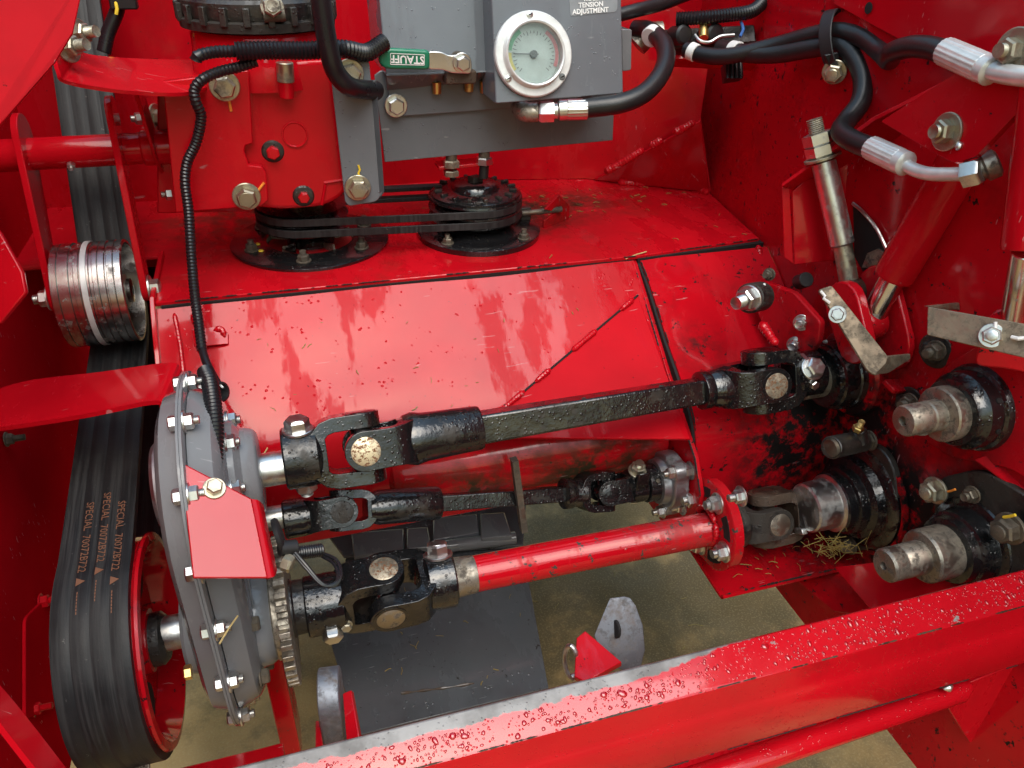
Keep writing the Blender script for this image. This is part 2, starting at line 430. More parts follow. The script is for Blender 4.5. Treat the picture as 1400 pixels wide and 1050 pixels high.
MT['dial_yellow'] = plain('dial_yellow', (.68, .58, .16), .5)
MT['dial_green'] = plain('dial_green', (.16, .45, .26), .5)
MT['dial_ink'] = plain('dial_ink', (.12, .13, .13), .5)
MT['dark_hole'] = plain('dark_hollow', (.006, .005, .005), .8)
MT['print_orange'] = plain('belt_print', (.17, .070, .036), .65)
def _belt():
    t = NT('belt_rubber'); g = t.rng(t.noise(9, 5), .35, .75)
    st = t.rng(t.noise(1.0, 4, .7, t.mapv((260, 6, 6))), .42, .68)
    c = t.mix(g, (.011, .011, .012), (.028, .028, .029)); c = t.mix(t.math('MULTIPLY', st, .5), c, (.055, .055, .054))
    c = t.mix(t.rng(t.noise(120, 5, .7), .66, .72), c, (.11, .105, .095))
    t.set('Base Color', c)
    t.set('Roughness', t.math('ADD', .42, t.math('MULTIPLY', st, .25)))
    t.set('Specular IOR Level', .22); t.set('Normal', t.bump(t.noise(300, 3), .15, .001)); return t.m
MT['belt'] = _belt()
def _concrete():
    t = NT('concrete'); c = t.mix(t.rng(t.noise(2.6, 5), .35, .65), (.20, .115, .036), (.35, .220, .082))
    c = t.mix(t.math('MULTIPLY', t.rng(t.noise(11, 5, .7), .46, .66), .55), c, (.075, .054, .020))
    shade_algae = t.math('MULTIPLY', t.near((.62, .95, .30), .25, .75), t.rng(t.noise(6, 5, .65), .30, .52))  # shade under the machine and algae, painted as one darker patch
    c = t.mix(t.math('MULTIPLY', shade_algae, .8), c, (.055, .038, .012))
    c = t.mix(t.math('MULTIPLY', t.rng(t.noise(260, 2), .52, .62), .16), c, (.42, .33, .17))
    t.set('Base Color', c); t.set('Roughness', t.rng(t.noise(4, 4), .3, .7, .55, .9))
    t.set('Normal', t.bump(t.noise(180, 4), .4, .003)); return t.m
MT['concrete'] = _concrete()
def _rail():
    """red paint, worn through to bare metal in a band along the inner top edge"""
    t = NT('red_paint_worn_rail')
    s = t.t.nodes.new('ShaderNodeSeparateXYZ'); t.link(t.pos, s.inputs[0])
    y, z, x = s.outputs[1], s.outputs[2], s.outputs[0]
    edge = t.math('ADD', y, t.math('MULTIPLY', t.math('SUBTRACT', t.noise(34, 5, .7), .5), .016))
    k = t.rng(x, .22, .42, 0, .014); edge = t.math('SUBTRACT', edge, k)
    w = t.math('MULTIPLY', t.rng(edge, .3765, .3785), t.rng(y, .3885, .3900, 1, 0))
    w = t.math('MULTIPLY', w, t.rng(z, .914, .917))
    sc = t.math('MULTIPLY', t.rng(t.noise(60, 6, .7), .63, .65), t.rng(x, .25, .45))
    w = t.math('MAXIMUM', w, t.math('MULTIPLY', sc, t.rng(z, .914, .917)))
    c = t.mix(t.rng(t.noise(5, 4), .3, .7), tuple(v * .85 for v in RED), tuple(v * 1.08 for v in RED))
    d = t.math('MULTIPLY', t.rng(t.noise(16, 7, .7), .56, .8), .4)
    c = t.mix(d, c, (.05, .006, .006))
    met = t.mix(t.rng(t.noise(24, 5), .35, .65), (.13, .125, .12), (.26, .255, .25))
    t.set('Base Color', t.mix(w, c, met))
    t.set('Metallic', t.math('MULTIPLY', w, .35))
    t.set('Roughness', t.math('ADD', t.math('MULTIPLY', w, .38), t.rng(t.noise(9, 4), .4, .7, .10, .24)))
    b = t.bump(t.noise(25, 2), .2, .001); b = t.bump(w, -.4, .0006, b)
    b = t.bump(drops(t, 330, .5), .5, .001, b)
    t.set('Normal', b); t.set('Specular IOR Level', .35)
    nz = t.t.nodes.new('ShaderNodeSeparateXYZ'); t.link(t.geo.outputs['Normal'], nz.inputs[0])
    t.set('Coat Weight', t.math('MULTIPLY', t.rng(nz.outputs[2], .3, .7), t.math('SUBTRACT', .75, t.math('MULTIPLY', w, .75)))); t.set('Coat Roughness', .06); t.set('Coat Normal', b); return t.m
MT['red_rail'] = _rail()
def _water():
    t = NT('water_bead'); t.set('Base Color', tuple(v * .75 for v in RED)); t.set('Roughness', .04); t.set('Coat Weight', 1.0); t.set('Coat Roughness', .01); return t.m
MT['water'] = _water()
def _glass():
    t = NT('gauge_glass'); t.set('Base Color', (.95, 1., .98)); t.set('Roughness', .12); t.set('IOR', 1.45)
    t.set('Transmission Weight', 1.0); return t.m
MT['glass'] = _glass()

MT['red_tube'] = paint('red_paint_worn_tube', RED, rough=.3, wet=.6, chips=.9, dirt=.35, drop=.35, dark=(.05, .045, .04), spots=[((.44, .65, .83), .0, .10, .5)])
MT['red_dull'] = paint('red_paint_dull', RED, rough=.55, wet=0, chips=.05, dirt=0, drop=0, spec=0, coat=0)
MT['straw_dark'] = plain('dirty_straw', (.22, .16, .04), .7)
MT['slat_wood'] = plain('weathered_slat', (.20, .15, .09), .7)
MT['red_wet'] = paint('red_paint_soaked', RED, rough=.2, wet=1.4, chips=.0, dirt=.05, drop=.2, spec=.55)
MT['red_dry'] = paint('red_paint_dry', RED, rough=.38, wet=.0, chips=.3, dirt=.25, drop=.2, spec=.2, coat=.1)
MT['idler_steel'] = metal('worn_idler_steel', (.50, .48, .46), .16, .15, bump=.04)
MT['bezel'] = plain('bezel_silver', (.70, .71, .69), .3, metallic=.3)
MT['label_bg'] = plain('label_grey', (.20, .215, .225), .4)
MT['blue_wire'] = plain('blue_wire', (.05, .16, .45), .4)
ex, ey, ez = V((1, 0, 0)), V((0, 1, 0)), V((0, 0, 1))
SZ = 1.073                                     # top of the shelf
# ================================================================ the ground
gm = MB(); N = 24
gm.add([(-6 + 12 * i / N, -6 + 12 * j / N, .30) for j in range(N + 1) for i in range(N + 1)],
       [(j * (N + 1) + i, j * (N + 1) + i + 1, (j + 1) * (N + 1) + i + 1, (j + 1) * (N + 1) + i) for j in range(N) for i in range(N)])
gme = bpy.data.meshes.new('ground'); gme.from_pydata([tuple(v) for v in gm.v], [], gm.f); gme.materials.append(MT['concrete'])
g = bpy.data.objects.new('ground', gme); scene.collection.objects.link(g); g['kind'] = 'structure'; g['label'] = 'tan stained concrete floor seen below the machine'

# ================================================================ red sheet metal body
B = Thing('machine_body', 'red painted sheet metal body of the machine enclosing the drive compartment', 'machine body', (.25, 1.0, SZ))
# shelf
sh = MB(); shp = [(-.165, .945), (.485, .940), (.697, .958), (.735, 1.19), (.56, 1.36), (-.36, 1.36), (-.36, 1.10), (-.165, 1.10)]
sh.prism([(x, y, SZ) for x, y in shp], (0, 0, -.006))
shelf = B.part('shelf_plate', sh, 'red_shelf', bev=.0015)
# front sheet: slopes down from the shelf, then turns vertical
prof = [(.9415, 1.0655), (.905, 1.036), (.865, 1.003), (.825, .972), (.803, .952), (.790, .932), (.783, .905), (.780, .87), (.780, .79)]
prof = smooth_path([(0, y, z) for y, z in prof], 4)
def strip(x0, x1, prof, th, nx=24, wob=.0015):
    m = MB(); n = len(prof); vs = []; fs = []
    for i in range(nx + 1):
        x = x0 + (x1 - x0) * i / nx
        for j, p in enumerate(prof):
            w = wob * math.sin(x * 17 + j * .35) * math.sin(j * .22 + x * 5)
            vs.append(V((x, p.y - w * .64, p.z + w * .77)))
    for i in range(nx):
        for j in range(n - 1): fs.append((i * n + j, i * n + j + 1, (i + 1) * n + j + 1, (i + 1) * n + j))
    m.add(vs, fs); m2 = MB().add([v + V((0, .64, -.77)) * th for v in vs], [tuple(reversed(f)) for f in fs]); o = len(m.v)
    m.v += m2.v; m.f += [tuple(k + o for k in f) for f in m2.f]
    for j in range(n - 1):
        for i in (0, nx): m.f.append((i * n + j, i * n + j + 1, o + i * n + j + 1, o + i * n + j))
    for i in range(nx):
        for j in (0, n - 1): m.f.append((i * n + j, (i + 1) * n + j, o + (i + 1) * n + j, o + i * n + j))
    return m
sheet = B.part('front_sheet', strip(-.1638, .4788, prof, .005), 'red_sheet')
SO, SN = V((0, .9415, 1.0655)), V((0, -.636, .772)).normalized()
def S_(px, py, off=0): return PL(px, py, SO + SN * off, SN)
B.part('dark_gap_filler', MB().bar((-.158, .9445, 1.0655), (.478, .9445, 1.0655), ez, .003, .004), 'dark_hole', sheet)  # near-black filler bar: colours the open gap as dark as shade
B.part('dark_gap_filler', MB().bar((.484, .9475, 1.0655), (.70, .9600, 1.0655), ez, .0035, .010), 'dark_hole', shelf)  # same near-black filler, shade of the gap above the cover plate
# dark flecks and mud on the sheet are in its paint; the triangular corner plate with its stitch welds
T1, T2, T3 = S_(872, 404, .004), S_(642, 598, .004), S_(944, 600, .052)
tri = B.part('corner_plate', MB().plate([T1, T3, T2], .005), 'red_dry', bev=.001)
for a, b in ((.03, .12), (.27, .42), (.55, .64), (.70, .97)):
    B.part('weld_bead', weld([T1.lerp(T2, a) + SN * .002, T1.lerp(T2, (a + b) / 2) + SN * .003, T1.lerp(T2, b) + SN * .002], .0036), 'red' if a < .5 else 'red_greasy', tri)
B.part('seam', MB().tube([T1.lerp(T2, k / 10) + SN * .0006 for k in range(11)], .0016, 6), 'dark_hole', tri)
def chip_line(T, parent, pts, n, r=.0012, l=.008, mat='dark_hole'):
    P = resample(pts, .002); m = MB()
    for k in range(n):
        i = random.randrange(len(P) - 2); j = min(len(P) - 1, i + 1 + int(random.expovariate(1) * l / .002))
        if j - i < 1: continue
        q = P[i:j + 1]; rr = [r * random.uniform(.35, 1.0) for _ in q]; rr[0] = rr[-1] = r * .2
        m.tube(q, rr, 6)
    return T.part('chipped_paint', m, mat, parent, kind='stuff')
chip_line(B, shelf, [(-.16, .9445, SZ - .0004), (.484, .9400, SZ - .0004)], 46)
chip_line(B, shelf, [(.484, .9402, SZ - .0004), (.695, .9580, SZ - .0004)], 16)
# left edge plate of the sheet with runs of weld
lp = [(.947, 1.08), (.93, 1.068), (.80, .945), (.787, .90), (.787, .75), (1.1, .75), (1.1, 1.08)]
B.part('end_plate', MB().prism([(-.164, y, z) for y, z in lp], (-.006, 0, 0)), 'red', bev=.001)
B.part('weld_bead', weld([S_(238, 428, .003), S_(246, 470, .003), S_(252, 520, .003)], .0026), 'red', sheet)
B.part('weld_bead', weld([S_(262, 430, .003), S_(268, 445, .003)], .003), 'red', sheet)
# end plate on the right, carrying the flanged housing of the thin shaft
gp = [(.955, 1.072), (.936, 1.060), (.80, .955), (.70, .885), (.672, .845), (.672, .745), (.74, .725), (.95, .725), (.98, .95)]
gus = B.part('end_plate', MB().prism([(.479, y, z) for y, z in gp], (.006, 0, 0)), 'red_greasy', bev=.001)
for q in ((915, 580), (945, 643), (933, 692), (1046 - 32, 678)):
    B.bolt(X_(q[0], q[1], .479), -ex, .0085, 'zinc', gus, 1.5, .008)
# cover plate right of it, rolled down to the tray
cp = [(.940, 1.0665), (.925, 1.058), (.895, 1.040), (.84, .998), (.79, .965), (.745, .934), (.722, .905), (.714, .87), (.714, .76), (.708, .742), (.69, .733), (.60, .728), (.595, .735)]
cp = smooth_path([(0, y, z) for y, z in cp], 4)
cov = B.part('cover_plate', strip(.4885, .70, cp, .005, 14, .001), 'red_greasy')
B.part('dark_groove_filler', MB().ruled([V((.4845, p.y + .002, p.z - .002)) for p in cp[:29:4]], [V((.4885, p.y + .002, p.z - .002)) for p in cp[:29:4]], .015), 'dark_hole', cov)  # near-black filler strip, the groove's shade put into its colour
B.part('weld_bead', weld([X_(1036, 335, .685), X_(1040, 360, .685), X_(1040, 383, .685)], .005), 'red', cov)
chip_line(B, cov, [V((.4890, p.y - .0004, p.z + .0006)) for p in cp[:30]], 30, .0016, .012)
chip_line(B, cov, [(.49, .5945, .7348), (.70, .5945, .7348)], 26, .0016, .012)
chip_line(B, gus, [(.4785, y_, z_) for y_, z_ in gp[1:6]], 22, .0016, .012)
# dirty roll under the front sheet
rl = B.part('lower_roll', MB().lathe((.085, .812, .858), ex, [(0, .03), (.006, .046), (.02, .054), (.36, .054), (.39, .05)], 40), 'red_trough')
B.part('stay', MB().bar(W(703, 628, .95), W(716, 725, 1.0), ex, .004, .006), 'zinc_dark')
# back plate and corner fillet plate
B.part('back_plate', MB().prism([(-.40, 1.345, .9), (.80, 1.345, .9), (.80, 1.345, 1.75), (-.40, 1.345, 1.75)], (0, .006, 0)), 'red')
F1, F2, F3, F4 = Z_(722, 302, SZ + .002), Z_(968, 262, SZ + .002), X_(958, 165, .735), V((.42, 1.335, 1.40))
bk0, bk1 = Z_(705, 258, SZ + .001), Z_(972, 262, SZ + .001)
ctop = W(962, 60, 1.28)
B.part('corner_plate', MB().plate([Z_(560, 247, SZ + .001), Z_(800, 244, SZ + .001), bk1, W(958, 160, 1.26), W(975, 40, 1.29), W(820, -60, 1.26), W(560, -60, 1.22)], .004), 'red')
fil = B.part('fillet_plate', MB().plate([Z_(812, 246, SZ + .002), Z_(970, 263, SZ + .002), W(957, 166, 1.235)], .004), 'red', bev=.001)
for a, b in (((826, 236), (880, 204)), ((888, 200), (905, 190)), ((920, 182), (950, 166))):
    B.part('weld_bead', weld([W(a[0], a[1], 1.25), W((a[0] + b[0]) / 2, (a[1] + b[1]) / 2 + 1, 1.243), W(b[0], b[1], 1.235)], .006), 'red_shelf' if a[0] < 850 else 'red', fil)
B.part('weld_bead', weld([Z_(845, 250, SZ + .003), Z_(900, 252, SZ + .003), Z_(945, 256, SZ + .003), Z_(968, 264, SZ + .003)], .007), 'red', fil)
# notched tab on the shelf that takes the adjuster pin
n0, n1 = Z_(744, 312, SZ), Z_(778, 300, SZ)
B.part('notched_tab', MB().plate([n0, n1, n1 + ez * .022, n0.lerp(n1, .55) + ez * .046, n0 + ez * .030, n0.lerp(n1, .45) + ez * .020, n0 + ez * .012], .004), 'red_shelf', shelf, bev=.0008)
# right side wall: behind the bearings, running back to the shelf
wl = [(.762, 1.35), (.737, 1.19), (.703, .962), (.700, .80), (.700, -.1)]
m = MB(); m.prism([(x, y, .55) for x, y in wl] + [(x + .006, y, .55) for x, y in reversed(wl)], (0, 0, 1.2))
rw = B.part('side_plate', m, 'red_greasy')
# lapped upper panel with its seam and holes
m = MB(); m.plate([X_(1140, 6, .695), X_(1335, 112, .695), X_(1520, 20, .695), X_(1400, -160, .695), X_(1140, -160, .695)], .004)
B.part('lapped_panel', m, 'red_clean', rw, bev=.001)
B.part('hole', MB().lathe(X_(1188, 11, .6935), -ex, [(0, .006), (.0008, .0065), (.001, .004)], 18), 'dark_hole', rw)
# left side wall behind the belt
lw = MB(); lw.prism([(-.355, y, z) for y, z in [(.1, .55), (1.36, .55), (1.36, 1.8), (.1, 1.8)]], (-.006, 0, 0))
lwp = B.part('side_plate', lw, 'red_dull')
B.bolt(X_(8, 601, -.353), ex, .007, 'zinc_dark', lwp, 1.3, .012)
B.bolt(X_(55, 823, -.353), ex, .008, 'red', lwp, 1.3, .012)
B.bolt(X_(45, 970, -.353), ex, .007, 'red', lwp, 1.3, .012)
B.part('reinforcing_plate', MB().plate([X_(35, 845, -.350), X_(60, 820, -.350), X_(90, 850, -.350), X_(85, 960, -.350), X_(35, 985, -.350)], .004, .01), 'red_dull', lwp, bev=.001)
# plates close on the left
B.part('guard_plate', MB().plate([W(-60, -40, .62), W(118, -40, .66), W(100, 45, .66), W(76, 84, .66), W(0, 172, .64), W(-60, 240, .62)], .005), 'red_dry', bev=.001)
B.part('guard_plate', MB().plate([W(-40, 268, .70), W(0, 318, .70), W(30, 372, .70), W(35, 400, .70), W(0, 442, .70), W(-40, 450, .70)], .005), 'red_clean', bev=.001)
B.part('guard_plate', MB().plate([W(-40, 450, .715), W(30, 372, .715), W(36, 398, .715), W(10, 432, .735), W(-40, 480, .735)], .004), 'red_clean', bev=.001)
B.part('corner_brace', MB().ruled([W(-30, 905, .55), W(20, 960, .545), W(110, 1075, .54)], [W(-30, 945, .52), W(0, 988, .52), W(68, 1075, .515)], .004), 'red_clean')
# tray under the shafts, right
B.part('tray_flange', MB().plate([W(520, 1120, 1.15), W(525, 1120, 1.15), W(1090, 790, 1.16), W(1150, 770, 1.1), W(1200, 800, 1.05), W(1150, 840, 1.08)], .004) if False else
       MB().plate([W(1085, 790, 1.10), W(1165, 772, 1.06), W(1215, 802, 1.0), W(1180, 840, 1.02), W(1140, 836, 1.06)], .004), 'red_greasy', bev=.001)
B.part('cross_rail', MB().plate([W(1140, 775, 1.0), W(1200, 768, .95), W(1420, 800, .80), W(1300, 850, .83), W(1200, 845, .93)], .004), 'red', bev=.001)
# floor rail low at left under the belt
B.part('cross_rail', MB().bar((-.36, .60, .58), (-.085, .60, .58), ez, .05, .012), 'red', bev=.002)
B.part('post', MB().bar((-.085, .70, .50), (-.085, .70, .74), ex, .012, .035), 'red_trough', bev=.002)
# ================================================================ front rail
R = Thing('front_rail', 'long red beam with worn metal edge and water beads crossing the foreground', 'beam', (.3, .37, .80))
rp = [(.392, .900), (.392, .9265), (.388, .931), (.3585, .9205), (.3562, .9185), (.3553, .915), (.3545, .893), (.352, .887), (.3495, .882), (.3475, .834), (.349, .830), (.353, .829), (.360, .826), (.384, .84), (.384, .90)]
rail = R.part('beam', MB().prism([(-.45, y, z) for y, z in rp], (1.6, 0, 0)), 'red_rail', bev=.0012, ang=25)
chip_line(R, rail, [(-.3, .3568, .9190), (.8, .3568, .9190)], 70, .0011, .014, 'iron_rusty')
chip_line(R, rail, [(-.3, .3478, .8325), (.8, .3478, .8325)], 40, .0011, .02)
# water beads lying on the top face
wm = MB()
for i in range(1500):
    x = random.uniform(-.12, .78); y = random.uniform(.3595, .3755 if x < .3 else .386); r = random.choice([.0005, .0006, .0008, .0009, .0011, .0014, .002]) * random.uniform(.7, 1.2)
    if math.sin(x * 31) + math.sin(x * 77 + y * 160) + random.uniform(-1.2, 1.2) < -.2 and r < .0018: continue
    if r > .0018 and random.random() < .7: continue
    if i % 45 == 0: r = random.uniform(.0022, .0034); y = min(y, .379)
    el = random.uniform(.7, 1.5); th = random.random() * 3.1; n = 10; vs = []; fs = []
    for j, (rr, hh) in enumerate(((1, 0), (.93, .22), (.7, .40), (.35, .5))):
        for k in range(n):
            a = 2 * math.pi * k / n; w = 1 + .12 * math.sin(2 * a + i) + .08 * math.sin(3 * a + i * 2)
            px, py = rr * r * w * math.cos(a) * el, rr * r * w * math.sin(a)
            vs.append((x + px * math.cos(th) - py * math.sin(th), y + px * math.sin(th) + py * math.cos(th), .93115 - (.388 - (y + px * math.sin(th) + py * math.cos(th))) * .356 + hh * r * 1.1))
    for j in range(3):
        for k in range(n): fs.append((j * n + k, j * n + (k + 1) % n, (j + 1) * n + (k + 1) % n, (j + 1) * n + k))
    fs.append(tuple(3 * n + k for k in range(n)))
    wm.add(vs, fs)
R.part('water_beads', wm, 'water', rail, ang=80, kind='stuff')
# lower tube flange and lug on the right
R.part('lower_flange', MB().tube([V((-.4, .345, .750)), V((.30, .352, .787)), V((.618, .355, .804)), V((.632, .356, .805))], [.013, .013, .013, .007], 16), 'red_rail')
R.part('web', MB().prism([V((-.45, .3705, .845)), V((.655, .3705, .845)), V((.63, .362, .80)), V((.30, .360, .786)), V((-.45, .353, .745))], (0, .005, 0)), 'red')
R.part('weld_bead', weld([Y_(1290, 942, .349), Y_(1302, 938, .349)], .004), 'steel')
R.part('hanging_plate', MB().plate([Y_(1285, 950, .362), Y_(1460, 880, .362), Y_(1460, 1005, .362), Y_(1350, 1038, .362), Y_(1335, 1030, .362)], .005), 'red', bev=.001)

def lug(label, poly, d, th, hole, tab, tabd, group='hinge lugs on the front beam'):
    a = [W(x, y, d) for x, y in poly]
    L = Thing('hinge_lug', label, 'lug', sum(a, V((0, 0, 0))) / len(a), group)
    return L, a
# left lug: thick grey rounded plate standing on edge
def lug_plate(L, c, n, up, r, h, th, mat='lug', hole=.35):
    """half-round plate: flat sides, domed top; n = plate normal"""
    n, up = V(n).normalized(), V(up).normalized(); s = n.cross(up)
    pts = [c - s * r - up * h, c - s * r]
    for k in range(1, 12): a = math.pi * k / 12; pts.append(c - s * r * math.cos(a) + up * r * math.sin(a))
    pts += [c + s * r, c + s * r - up * h]
    o = L.part('plate', MB().prism([p - n * th / 2 for p in pts], n * th), mat, bev=.0012)
    if hole:
        L.part('hole_edge', MB().ring(c - n * (th / 2 + .0006), n, r * hole * .72, r * hole, th + .0012, 24), 'iron_rusty', o)
        L.part('bore', MB().cyl(c - n * (th / 2 + .0003), c + n * (th / 2 + .0003), r * hole * .75), 'dark_hole', o)
    return o
L1 = Thing('hinge_lug', 'grey steel lug standing left of the dark flap behind the beam', 'lug', W(450, 1005, .74), 'hinge lugs on the front beam')
lug_plate(L1, W(452, 950, .74), V((1, -.12, 0)), V((0, .10, 1)), .026, .06, .020, hole=0)
L1.part('tab', MB().plate([W(468, 948, .735), W(480, 943, .735), W(492, 1010, .70), W(474, 1020, .70)], .006), 'red', bev=.001)
L1.part('tab', MB().plate([W(431, 985, .745), W(437, 985, .745), W(442, 1020, .70), W(431, 1022, .70)], .006), 'red', bev=.001)
L2 = Thing('hinge_lug', 'grey steel lug with bolt hole beside a red tab near beam centre', 'lug', W(850, 895, .80), 'hinge lugs on the front beam')
lf = [W(x, y, .80) for x, y in ((833, 817), (811, 869), (826, 905), (856, 920), (863, 892), (860, 858), (850, 830), (842, 819))]
lv = W(868, 862, .806) - W(848, 865, .80)
lo = L2.part('plate', MB().prism(lf, lv), 'lug', bev=.0015)
L2.part('bore', MB().lathe(W(841, 860, .7995) , lv, [(-.0008, .0085), (.0, .0095), (.002, .0095)], 24), 'dark_hole', lo)
tb = L2.part('tab', MB().plate([W(788, 872, .775), W(800, 862, .775), W(850, 905, .75), W(800, 932, .73), W(785, 925, .74)], .007), 'red', bev=.001)
L2.part('bore', MB().lathe(W(803, 893, .7705), V((-.5, -.7, .5)), [(0, .006), (.001, .006), (.0012, .003)], 20), 'dark_hole', tb)
ringp = [W(781, 905, .765) + V((.0, .25, .97)) * (.019 * math.cos(t)) + V((.55, -.6, .2)) * (.009 * math.sin(t)) for t in [k * math.pi / 12 for k in range(25)]]
K = Thing('pull_ring', 'small steel ring of a pin beside the red tab on the beam', 'ring', W(781, 922, .765))
K.part('ring', MB().tube(ringp, .0024, 10, False), 'steel')
K.part('pin_end', MB().cyl(W(781, 927, .765), W(797, 921, .768), .004), 'steel')

# ================================================================ dark grey flap below the shafts
Fp = Thing('hinged_flap', 'dark grey wet flap hanging over the floor below the red shaft', 'flap', (.13, .77, .61))
fl = Fp.part('panel', MB().prism([Z_(490, 1005, .62), Z_(750, 940, .62), Z_(712, 735, .62), Z_(478, 742, .62), Z_(447, 862, .62)], (0, 0, -.006)), 'grey_flap', bev=.001)
zc = Z_(600, 940, .6206)
m = MB(); pth = smooth_path([Z_(548, 948, .6205), Z_(580, 944, .6205), Z_(612, 940, .6205), Z_(648, 934, .6205)], 6)
m.tube(pth, [.0016 * (1 + .5 * math.sin(i * 1.3)) for i in range(len(pth))], 8)
Fp.part('mud_streak', m, 'iron_rusty', fl)
hp = [((480, 728), (552, 722), (552, 752), (484, 760)), ((556, 722), (585, 720), (590, 748), (556, 750)), ((592, 708), (652, 702), (655, 728), (592, 738)), ((656, 702), (690, 700), (700, 732), (658, 736))]
for i, q in enumerate(hp):
    Fp.part('hinge_leaf', MB().plate([Z_(x, y, .66 + .004 * (i % 2)) for x, y in q], .012), 'grey', bev=.002)
Fp.part('hinge_tube', MB().cyl(Z_(560, 753, .65), Z_(705, 735, .65), .010), 'grey')
Fp.part('backing_plate', MB().plate([Z_(425, 700, .635), Z_(720, 680, .635), Z_(715, 745, .635), Z_(470, 760, .635)], .006), 'grey_flap', bev=.001)

# ================================================================ grey chain case with two covers
GX = -.118
GA, GB, RA, RB = V((GX, .690, .957)), V((GX, .652, .802)), .138, .106
def stad(x, grow, n=20):
    """outline of the case: two arcs and their tangents, in a plane of constant x"""
    d = (GB - GA); L = math.hypot(d.y, d.z); th = math.atan2(d.z, d.y); ra, rb = RA + grow, RB + grow
    al = math.acos(max(-1, min(1, (ra - rb) / L)))
    pts = []
    for k in range(n + 1):
        a = th + al + (2 * math.pi - 2 * al) * k / n; pts.append(V((x, GA.y + ra * math.cos(a), GA.z + ra * math.sin(a))))
    for k in range(n + 1):
        a = th - al + 2 * al * k / n; pts.append(V((x, GB.y + rb * math.cos(a), GB.z + rb * math.sin(a))))
    return pts
def loft(levels, cap0=True, cap1=True):
    m = MB(); rings = [stad(x, g_) for x, g_ in levels]; n = len(rings[0]); vs = [p for r in rings for p in r]; fs = []
    for i in range(len(rings) - 1):
        for k in range(n): fs.append((i * n + k, i * n + (k + 1) % n, (i + 1) * n + (k + 1) % n, (i + 1) * n + k))
    if cap0: fs.append(tuple(range(n)))
    if cap1: fs.append(tuple((len(rings) - 1) * n + k for k in range(n)))
    return m.add(vs, fs)
G = Thing('chain_case', 'tall grey oval gearcase with bolted flange at the left of the shafts', 'gearbox', (GX, .65, .70))
inner = G.part('rear_cover', loft([(GX - .030, -.050), (GX - .028, -.034), (GX - .022, -.022), (GX - .004, -.016)]), 'grey_case', ang=30)
front = G.part('front_cover', loft([(GX + .004, -.016), (GX + .024, -.026), (GX + .030, -.036), (GX + .032, -.050)]), 'grey_case', ang=30)
flange = G.part('flange', loft([(GX - .003, -.001), (GX - .0026, .0), (GX - .0004, .0), (GX - .0001, -.001), (GX + .0001, -.001), (GX + .0004, 0), (GX + .0026, 0), (GX + .003, -.001)]), 'grey_case', ang=30)
# raised ribs on the front cover
for dy in (-.018, .020):
    G.part('rib', MB().bar(V((GX + .030, .645 + dy, .90)), V((GX + .030, .632 + dy, .83)), ex, .0035, .003), 'grey_case', front, bev=.001)
G.part('rib', MB().bar(V((GX + .031, .62, 1.005)), V((GX + .031, .602, .975)), ex, .003, .006), 'grey_case', front, bev=.001)
# bearing hubs
S1 = V((0, .702, .974)); S3 = V((0, .650, .813)); S2L = V((0, .712, .897))
G.part('bearing_hub', MB().lathe(V((GX + .030, S1.y, S1.z)), ex, [(0, .062), (.008, .060), (.014, .050), (.026, .046), (.029, .042), (.030, .024)], 40), 'grey_case', front)
G.part('bearing_hub', MB().lathe(V((GX + .030, S3.y, S3.z)), ex, [(0, .058), (.012, .056), (.020, .050), (.021, .03)], 40), 'grey_case', front)
G.part('bearing_hub', MB().lathe(V((GX - .028, S1.y, S1.z)), -ex, [(0, .05), (.012, .048), (.016, .044), (.017, .01)], 40), 'silver_grey', inner)
G.part('bearing_hub', MB().lathe(V((GX - .028, S3.y, S3.z)), -ex, [(0, .05), (.012, .048), (.016, .044), (.017, .01)], 40), 'grey_case', inner)
G.part('output_shaft', MB().cyl(V((GX + .05, S1.y, S1.z)), V((-.015, S1.y, S1.z)), .0185), 'steel')
G.part('output_shaft', MB().cyl(V((GX + .03, S2L.y, S2L.z)), V((-.035, S2L.y, S2L.z)), .014), 'steel')
G.part('output_shaft', MB().cyl(V((GX + .03, S3.y, S3.z)), V((-.015, S3.y, S3.z)), .0155), 'steel_dirty')
G.part('input_shaft', MB().cyl(V((GX - .04, S3.y, S3.z)), V((-.205, S3.y, S3.z)), .019), 'steel')
# flange bolts: nuts in front, heads behind
outl = stad(GX, -.009, 24); tot = len(outl)
seq = resample(outl + [outl[0]], .072)
for p in seq[:-1]:
    G.bolt(V((GX + .003, p.y, p.z)), ex, .0080, 'zinc', flange, 1.4, .005, name='nut')
    G.bolt(V((GX - .003, p.y, p.z)), -ex, .0076, 'zinc', flange, 0, 0)
for dy, dz in ((-.052, .022), (-.02, .056), (.03, .05), (-.05, -.03)):
    G.bolt(V((GX + .032, S1.y + dy, S1.z + dz)), ex, .0085, 'zinc', front, 1.3, .004)
for a in range(0, 360, 60):
    G.bolt(V((GX + .028, S3.y + .07 * math.cos(math.radians(a + 20)), S3.z + .07 * math.sin(math.radians(a + 20)))), ex, .0085, 'zinc_dark', front, 1.3, 0)
G.bolt(X_(262, 918, GX - .022) , -ex, .007, 'brass', inner, 0, 0, name='plug')

